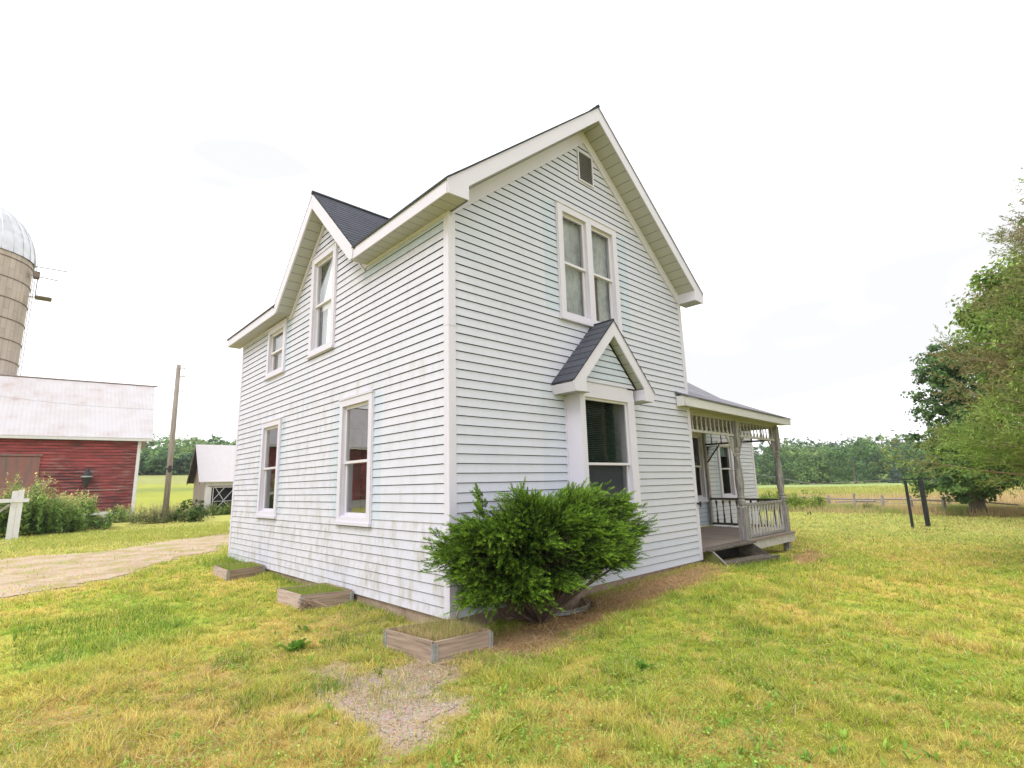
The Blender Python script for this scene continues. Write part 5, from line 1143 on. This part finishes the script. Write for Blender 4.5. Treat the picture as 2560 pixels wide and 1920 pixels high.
V, F, C = joinarr(lst); o_ = fast('hillside_woodland', V, F, 'leaf', None, C); tag(o_, 'mixed wood on the hillside far behind the barn and shed', 'woodland', kind='stuff')
# ---------------- grass
def blades(x, y, h, w_, col_, rs, lean=.35, tipc=1.12):
    n = len(x); z = gh(x, y)-.004; a = rs.uniform(0, 2*np.pi, n); b_ = rs.uniform(0, 2*np.pi, n); ln_ = np.abs(rs.normal(size=n))*lean
    dx, dy = np.cos(a)*w_*.5, np.sin(a)*w_*.5; tx, ty = x+np.cos(b_)*h*ln_, y+np.sin(b_)*h*ln_
    V = np.stack([np.stack([x-dx, y-dy, z], -1), np.stack([x+dx, y+dy, z], -1), np.stack([tx, ty, z+h], -1)], 1).reshape(-1, 3)
    C = np.stack([col_*.74, col_*.74, col_*(tipc+.10)], 1).reshape(-1, 3); return V, C  # bases darkened in colour to suggest shaded gaps between blades
rs = np.random.RandomState(77)
NB = 1400000
D = 2.6*(36/2.6)**rs.uniform(0, 1, NB)**.95; an = R(46.8)+np.radians(rs.uniform(-64, 64, NB)*rs.uniform(.88, 1, NB)); x = -4.08+D*np.cos(an); y = -5.56+D*np.sin(an)
road, grav, bare = masks(x, y); inh = np.minimum(pip(x, y, HOUSE), pip(x, y, DECK)); n_c = fbm(x, y, 2.2, 3, 81)
steps_ = (x > 6.6) & (x < 8.45) & (y > -.5) & (y < .1)
inbed = np.minimum(np.minimum(pip(x, y, B1), pip(x, y, B2)), pip(x, y, B3)) < .02
clump = fbm(x, y, 10., 2, 83); cs_ = smooth(.36, .60, clump)
keep = (inh > .01) & (rs.uniform(size=NB) < .30+.85*cs_) & (rs.uniform(size=NB) < (1-.97*np.clip(road*1.05, 0, 1))*(1-.86*grav)*(1-.80*bare)) & ~steps_ & ~inbed & (np.hypot(x-WELL[0], y) > WELL[2]) & (pip(x, y, [(29, 9), (28.2, -4), (40, -4), (40, 9)]) > 0)
x, y, D, bare, grav, n_c, cs_ = x[keep], y[keep], D[keep], bare[keep], grav[keep], n_c[keep], cs_[keep]; n = len(x)
c = lawn_color(x, y); c = c*(1-.65*bare[:, None])+np.array([.56, .34, .19])*.65*bare[:, None]
u_ = rs.uniform(size=n); st = u_ < .17; c[st] = np.array([.80, .62, .30])*(.6+.55*rs.uniform(size=(st.sum(), 1))); gr = (u_ > .80); c[gr] = c[gr]*np.array([.62, .88, .75])
c = c*(1+rs.normal(size=(n, 1))*.28); c = np.clip(c, .01, .9)
tuft = np.clip((n_c-.45)*4, 0, 1)
h = (.026+.030*tuft)*rs.uniform(.5, 1.5, n)*(1+.02*D)*(.65+.7*cs_); w_ = np.maximum(.0042, D*.00125)*rs.uniform(.7, 1.4, n)
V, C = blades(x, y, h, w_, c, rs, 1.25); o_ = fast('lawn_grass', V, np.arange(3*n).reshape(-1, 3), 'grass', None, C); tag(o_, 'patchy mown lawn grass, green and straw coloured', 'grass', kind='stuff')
# taller blades: along walls, in the beds, beside the track
xs, ys, hs, cs = [], [], [], []
def scatter(n, fx, h0, c0, c1, h1=None):
    q = fx(n); xs.append(q[0]); ys.append(q[1]); hs.append(rs.uniform(h0*.4, h1 or h0, n)); cs.append(pal(n, c0, c1, rs))
def inquad(B):
    def f(n): a, b_ = rs.uniform(.04, .96, n), rs.uniform(.04, .96, n); q = [np.array(p) for p in B]; P = ((q[0]*(1-a[:, None])+q[1]*a[:, None])*(1-b_[:, None])+(q[3]*(1-a[:, None])+q[2]*a[:, None])*b_[:, None]); return P[:, 0], P[:, 1]
    return f
GB, SB, G2 = (.15, .29, .045), (.62, .47, .25), (.42, .48, .09)
def bedgrass(B, zt, n, c0, c1, hh, label):
    fx = inquad(B); x_, y_ = fx(n); V, C = blades(x_, y_, rs.uniform(hh*.3, hh, n), rs.uniform(.003, .006, n), pal(n, c0, c1, rs), rs, .45)
    V[:, 2] += np.repeat((zt-.03)-gh(x_, y_), 3); return V, C
tmp = [bedgrass(B1, 0, 2600, (.56, .40, .22), (.76, .58, .34), .15, ''), bedgrass(B1, 0, 800, GB, G2, .22, ''), bedgrass(B2, .035, 4200, (.20, .34, .05), (.46, .50, .11), .10, ''), bedgrass(B2, .035, 160, G2, SB, .22, ''), bedgrass(B3, .055, 3400, (.22, .34, .05), (.46, .50, .11), .11, '')]
V = np.concatenate([t_[0] for t_ in tmp]); C = np.concatenate([t_[1] for t_ in tmp]); o_ = fast('bed_grass', V, np.arange(len(V)).reshape(-1, 3), 'grass', None, C); tag(o_, 'grass and dry stubble growing in the collar beds', 'grass', kind='stuff')
scatter(2600, lambda n: (-rs.exponential(.10, n)-.02, rs.uniform(.9, 9.3, n)), .14, GB, G2)
scatter(1500, lambda n: (rs.uniform(2.6, 6.3, n), -rs.exponential(.08, n)-.02), .10, SB, G2)
scatter(900, lambda n: (rs.uniform(6.3, 8.8, n), rs.uniform(-.95, -.45, n)), .15, G2, GB)
scatter(260, lambda n: (rs.uniform(-.75, -.02, n), rs.uniform(7.3, 9.2, n)), .30, G2, GB)
scatter(1500, lambda n: (rs.uniform(-3.9, -2.2, n), rs.uniform(2.2, 4.6, n)), .16, (.12, .24, .03), (.25, .36, .06))
scatter(700, lambda n: (rs.normal(-1.35, .4, n), rs.normal(-1.1, .45, n)), .12, GB, G2)
scatter(9000, lambda n: (rs.uniform(-4, 4.2, n), rs.uniform(0, 1, n)*0+19+rs.uniform(-1.5, 6, n)), .16, G2, (.42, .42, .10))
for cx, cy, n_ in ((-1.15, .65, 260), (-2.45, -.4, 260), (-1.8, -.55, 200), (-2.2, .9, 200), (1.2, -1.35, 160), (2.4, -2.7, 160), (.2, -2.2, 160), (3.5, -1.6, 140)): scatter(n_, lambda n, cx=cx, cy=cy: (rs.normal(cx, .13, n), rs.normal(cy, .12, n)), .13, (.10, .22, .03), (.24, .36, .06))
x, y, h, c = map(np.concatenate, (xs, ys, hs, cs)); ok = np.minimum(pip(x, y, HOUSE), pip(x, y, DECK)) > .01; x, y, h, c = x[ok], y[ok], h[ok], c[ok]
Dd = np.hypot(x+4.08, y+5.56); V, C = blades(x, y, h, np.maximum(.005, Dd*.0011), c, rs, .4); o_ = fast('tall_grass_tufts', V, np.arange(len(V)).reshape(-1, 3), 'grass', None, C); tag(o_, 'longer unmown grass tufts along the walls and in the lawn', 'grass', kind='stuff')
# tall blond grass along the right fence and the meadow behind it
n = 60000; u_ = rs.uniform(0, 1, n); s_ = rs.uniform(-.25, 1, n)**1; px = 31.3-2.6*u_*1.15+rs.exponential(1.4, n)*np.sign(rs.uniform(-.12, 1, n)); py = 9.5-14*u_
ok = pip(px, py, [(40, -8), (40, 12), (28.4, 12), (27.6, -8)]) < 0; px, py = px[ok], py[ok]; n = len(px)
nz = fbm(px, py, .8, 3, 5)[:, None]; c = np.array([.66, .52, .28])*(1-np.clip((nz-.45)*4, 0, 1))+np.array([.34, .42, .12])*np.clip((nz-.45)*4, 0, 1); c = c*(1+rs.normal(size=(n, 1))*.15)
V, C = blades(px, py, rs.uniform(.12, .5, n), np.full(n, .028), np.clip(c, .01, 1), rs, .3); o_ = fast('meadow_grass', V, np.arange(len(V)).reshape(-1, 3), 'grass', None, C); tag(o_, 'tall blond meadow grass along the rail fence', 'grass', kind='stuff')
n = 70000; Dm = 36+rs.uniform(0, 1, n)**1.5*60; am = R(1)+np.radians(rs.uniform(-6, 30, n)); px, py = -4.08+Dm*np.cos(am), -5.56+Dm*np.sin(am); c = np.clip(zone_color(px, py)*(1+rs.normal(size=(n, 1))*.18), .01, 1)
V, C = blades(px, py, rs.uniform(.15, .45, n), Dm*.0016, c, rs, .3); o_ = fast('field_grass', V, np.arange(len(V)).reshape(-1, 3), 'grass', None, C); tag(o_, 'rough grass of the open field behind the rail fence', 'grass', kind='stuff')
# straw litter
n = 5200; cx = np.concatenate([rs.uniform(1.5, 5.9, 1500), rs.normal(-.1, .5, 1000), rs.normal(.6, .5, 500), rs.uniform(-4, -2.2, 600), rs.uniform(-1, 4, 300), rs.normal(-1.4, .8, 700), rs.normal(-.55, .35, 600)]); cy = np.concatenate([rs.uniform(-.85, -.2, 1500), rs.normal(-.75, .28, 1000), rs.normal(-.95, .25, 500), rs.uniform(-1.5, 1, 600), rs.uniform(-4, -2, 300), rs.normal(.6, 1.0, 700), rs.normal(1.5, .5, 600)])
ok = (np.minimum(pip(cx, cy, HOUSE), pip(cx, cy, B1)) > .0); cx, cy = cx[ok], cy[ok]; n = len(cx); a = rs.uniform(0, 2*np.pi, n); ln_ = rs.uniform(.03, .14, n)*(1+1.2*(rs.uniform(size=n) < .06)); z = gh(cx, cy)+rs.uniform(.012, .045, n)
d = np.stack([np.cos(a), np.sin(a), rs.normal(size=n)*.15], -1)*ln_[:, None]; s_ = np.stack([-np.sin(a), np.cos(a), np.zeros(n)], -1)*.0028; P = np.stack([cx, cy, z], -1); bow = np.stack([-np.sin(a), np.cos(a), np.full(n, .3)], -1)*(ln_*rs.normal(size=n)*.18)[:, None]
V = np.stack([P-d-s_, P-d+s_, P+bow+s_, P+bow-s_, P+d*.98-s_*.3, P+d+s_*.3], 1).reshape(-1, 3); i_ = np.arange(n)[:, None]*6; F = np.concatenate([i_+np.array([0, 1, 2, 3]), i_+np.array([3, 2, 5, 4])])
c = pal(n, (.40, .27, .16), (.74, .58, .36), rs); o_ = fast('straw_litter', V, F, 'grass', None, np.repeat(c, 6, axis=0)); tag(o_, 'dry straw stalks lying on the ground near the house', 'straw', kind='stuff')
# broad leaves (clover, plantain) in the lawn
n = 70000; D = 3.3*(14/3.3)**rs.uniform(0, 1, n); an = R(46.8)+np.radians(rs.uniform(-60, 60, n)); x = -4.08+D*np.cos(an); y = -5.56+D*np.sin(an); ok = (fbm(x, y, 2.6, 3, 91)+.25*fbm(x, y, .4, 2, 92) > .62) & (pip(x, y, HOUSE) > .05) & (masks(x, y)[1] < .4) & (masks(x, y)[2] < .6); x, y = x[ok], y[ok]; n = len(x)
P = np.stack([x, y, gh(x, y)+rs.uniform(.02, .055, n)], -1); V, F, C = leaves(n, P, np.tile([0, 0, 1.], (n, 1)), .021, pal(n, (.22, .40, .06), (.48, .62, .15), rs), rs, .8, .35); o_ = fast('clover', V, F, 'grass', None, C); tag(o_, 'low clover and plantain leaves scattered in the lawn', 'ground cover', kind='stuff')
n0 = 1500; D = 3.4*(20/3.4)**rs.uniform(0, 1, n0); an = R(46.8)+np.radians(rs.uniform(-60, 60, n0)); x = -4.08+D*np.cos(an); y = -5.56+D*np.sin(an); mk = masks(x, y); ok = (np.minimum(pip(x, y, HOUSE), pip(x, y, DECK)) > .1) & (mk[0] < .2) & (mk[1] < .25) & (mk[2] < .4) & (fbm(x, y, .8, 2, 95) > .42); x, y = x[ok], y[ok]
k_ = 7; n = len(x)*k_; x = np.repeat(x, k_); y = np.repeat(y, k_); a = rs.uniform(0, 2*np.pi, n); el = rs.uniform(.25, 1.15, n); ln_ = rs.uniform(.03, .085, n); d = np.stack([np.cos(a)*np.cos(el), np.sin(a)*np.cos(el), np.sin(el)], -1)*ln_[:, None]; s_ = np.stack([-np.sin(a), np.cos(a), np.zeros(n)], -1)*(ln_*.16)[:, None]; P = np.stack([x+rs.normal(size=n)*.012, y+rs.normal(size=n)*.012, gh(x, y)+.005], -1)
V = np.stack([P, P+d*.55+s_, P+d, P+d*.55-s_], 1).reshape(-1, 3); c = pal(n, (.16, .34, .045), (.38, .56, .10), rs); o_ = fast('lawn_weeds', V, np.arange(4*n).reshape(-1, 4), 'grass', None, np.repeat(c, 4, axis=0)); tag(o_, 'small dandelion and plantain rosettes dotted through the lawn', 'weeds', kind='stuff')
# pebbles on the bare grit patch
n = 26000; x = rs.uniform(-2.8, .2, n); y = rs.uniform(-2.7, .5, n); ok = masks(x, y)[1]**1.5 > rs.uniform(.04, 1.25, n); x, y = x[ok], y[ok]; n = len(x); s_ = rs.uniform(.003, .007, n)*(1+1.2*(rs.uniform(size=n) < .03)); P = np.stack([x, y, gh(x, y)+.008+s_*.4], -1)
oc = np.array([(1, 0, 0), (0, 1, 0), (-1, 0, 0), (0, -1, 0), (0, 0, .7), (0, 0, -.7)], float); V = (P[:, None, :]+(oc[None]*rs.uniform(.7, 1.3, (n, 6, 1)))*s_[:, None, None]).reshape(-1, 3); tri = np.array([(0, 1, 4), (1, 2, 4), (2, 3, 4), (3, 0, 4), (1, 0, 5), (2, 1, 5), (3, 2, 5), (0, 3, 5)]); F = (np.arange(n)[:, None, None]*6+tri[None]).reshape(-1, 3)
c = pal(n, (.34, .25, .21), (.68, .56, .50), rs); o_ = fast('pebbles', V, F, leaf_mat('pebble_stone', 0), None, np.repeat(c, 6, axis=0)); tag(o_, 'small pinkish pebbles on the bare patch before the near bed', 'gravel', kind='stuff')
# broad-leaved weed plants near the beds
def rosette(loc, label, n_, L_, seed):
    rs = np.random.RandomState(seed); mb = MB(); z0 = ghs(loc[0], loc[1])
    for k in range(n_):
        a = rs.uniform(0, 6.28); el = rs.uniform(.35, 1.2); l_ = L_*rs.uniform(.6, 1.1); w_ = l_*.30; d = Vector((math.cos(a)*math.cos(el), math.sin(a)*math.cos(el), math.sin(el))); s_ = Vector((-math.sin(a), math.cos(a), 0)); o_ = Vector((loc[0]+rs.normal()*.03, loc[1]+rs.normal()*.03, z0))
        g = rs.uniform(.7, 1.15); cc = (.14*g, .29*g, .035*g); p1, p2, p3 = o_+d*l_*.35, o_+d*l_*.7-Vector((0, 0, .02*l_)), o_+d*l_*.95-Vector((0, 0, .15*l_))
        up = Vector((0, 0, w_*.25))
        mb.face([o_, p1-s_*w_*.4+up, p2-s_*w_*.5+up, p3, p2], c=cc); mb.face([o_, p2, p3, p2+s_*w_*.5+up, p1+s_*w_*.4+up], c=cc)
    o_ = mb.build('weed_plant', 'grass'); tag(o_, label, 'weed')
rosette((-1.55, .80, 0), 'bright green broad-leaved weed left of the near bed', 26, .20, 1); rosette((-1.18, 1.55, 0), 'smaller leafy weed in the lawn between the near and middle beds', 12, .12, 2)
rosette((-1.25, -.55, 0), 'single green weed on the grit patch close to the bed hinge', 8, .10, 3); rosette((-3.1, -2.6, 0), 'broad-leaved weed in the bottom left corner of the lawn', 9, .20, 4); rosette((.55, -2.35, 0), 'leafy weed in the lawn at the bottom of the photo', 16, .12, 5)
# ---------------- tall weeds by the barn, pole and shed
def weeds(name, pts, hs, label, per, leafl, c0, c1, seed, tip=None):
    rs = np.random.RandomState(seed); n = len(pts); x, y = pts[:, 0], pts[:, 1]; z = gh(x, y); ln_ = rs.normal(size=(n, 2))*.10
    f = rs.uniform(.06, 1, (n, per)); P = np.stack([x[:, None]+ln_[:, :1]*f*hs[:, None], y[:, None]+ln_[:, 1:]*f*hs[:, None], z[:, None]+f*hs[:, None]], -1).reshape(-1, 3)
    a = rs.uniform(0, 2*np.pi, n*per); up = rs.uniform(.1, .9, n*per); d = np.stack([np.cos(a), np.sin(a), up], -1); d /= np.linalg.norm(d, axis=1)[:, None]
    L_ = leafl*rs.uniform(.5, 1.3, n*per)*(1.25-.75*f.ravel()); s_ = np.stack([-np.sin(a), np.cos(a), np.zeros(n*per)], -1)*(L_*.13)[:, None]
    V = np.stack([P, P+d*(L_*.5)[:, None]+s_, P+d*L_[:, None], P+d*(L_*.5)[:, None]-s_], 1).reshape(-1, 3); sh = np.repeat(rs.uniform(0, 1, n), per)
    C = pal(n*per, c0, c1, rs, sh*.55+f.ravel()*.4)
    if tip is not None:
        m_ = (f.ravel() > .86) & (sh > .35); C[m_] = np.array(tip)*(1+rs.normal(size=(m_.sum(), 1))*.15)
    F = np.arange(4*n*per).reshape(-1, 4); o_ = fast(name, V, F, 'leaf', None, np.clip(np.repeat(C, 4, axis=0), .01, 1)); tag(o_, label, 'weeds', kind='stuff')
rs = np.random.RandomState(8)
def line_pts(a, b_, n, w_): t_ = rs.uniform(0, 1, n); return np.stack([a[0]+(b_[0]-a[0])*t_+rs.normal(size=n)*w_, a[1]+(b_[1]-a[1])*t_+rs.normal(size=n)*w_], -1)
p = np.concatenate([line_pts((-8, 25.7), (-2.8, 26.6), 360, .7), line_pts((-3.4, 26.6), (-1.2, 29.2), 300, .6), line_pts((.6, 35), (1.3, 36.3), 40, .3)])
hs_ = np.where(p[:, 0] < -3.0, 2.5, np.where(p[:, 0] < -1.0, 1.75, .95))*rs.uniform(.35, 1.12, len(p))
weeds('tall_weeds', p, hs_, 'tall leafy goldenrod and nettles in front of the red barn', 60, .30, (.08, .18, .05), (.46, .60, .17), 9, (.62, .54, .24))
p = np.concatenate([line_pts((1.3, 32.3), (3.6, 31.3), 240, .6), line_pts((2.0, 34), (4.5, 33), 120, .8)]); weeds('roadside_weeds', p, rs.uniform(.5, 1.25, len(p)), 'mixed green and dry weeds around the foot of the utility pole', 44, .17, (.11, .17, .06), (.50, .46, .2), 10, (.6, .45, .3))
p = np.concatenate([line_pts((6.2, 38.9), (13, 38.6), 420, .45)]); weeds('shed_weeds', p, rs.uniform(.3, 1.0, len(p))*np.where(p[:, 0] > 8.6, 1.5, 1), 'green weeds growing along the foot of the white shed', 40, .18, (.12, .22, .05), (.40, .50, .12), 12)

# ------------------------------------------------------------------ thin summer haze
mb = MB(); mb.box(-330, 330, -330, 330, -5, 60); m = bpy.data.materials.new('haze_air'); m.use_nodes = True; t = m.node_tree; t.nodes.clear(); o = t.nodes.new('ShaderNodeOutputMaterial'); pv = t.nodes.new('ShaderNodeVolumePrincipled')
pv.inputs['Color'].default_value = (.93, .95, .97, 1); pv.inputs['Density'].default_value = .00042; t.links.new(pv.outputs[0], o.inputs['Volume'])
tag(mb.build('haze', m), kind='stuff')
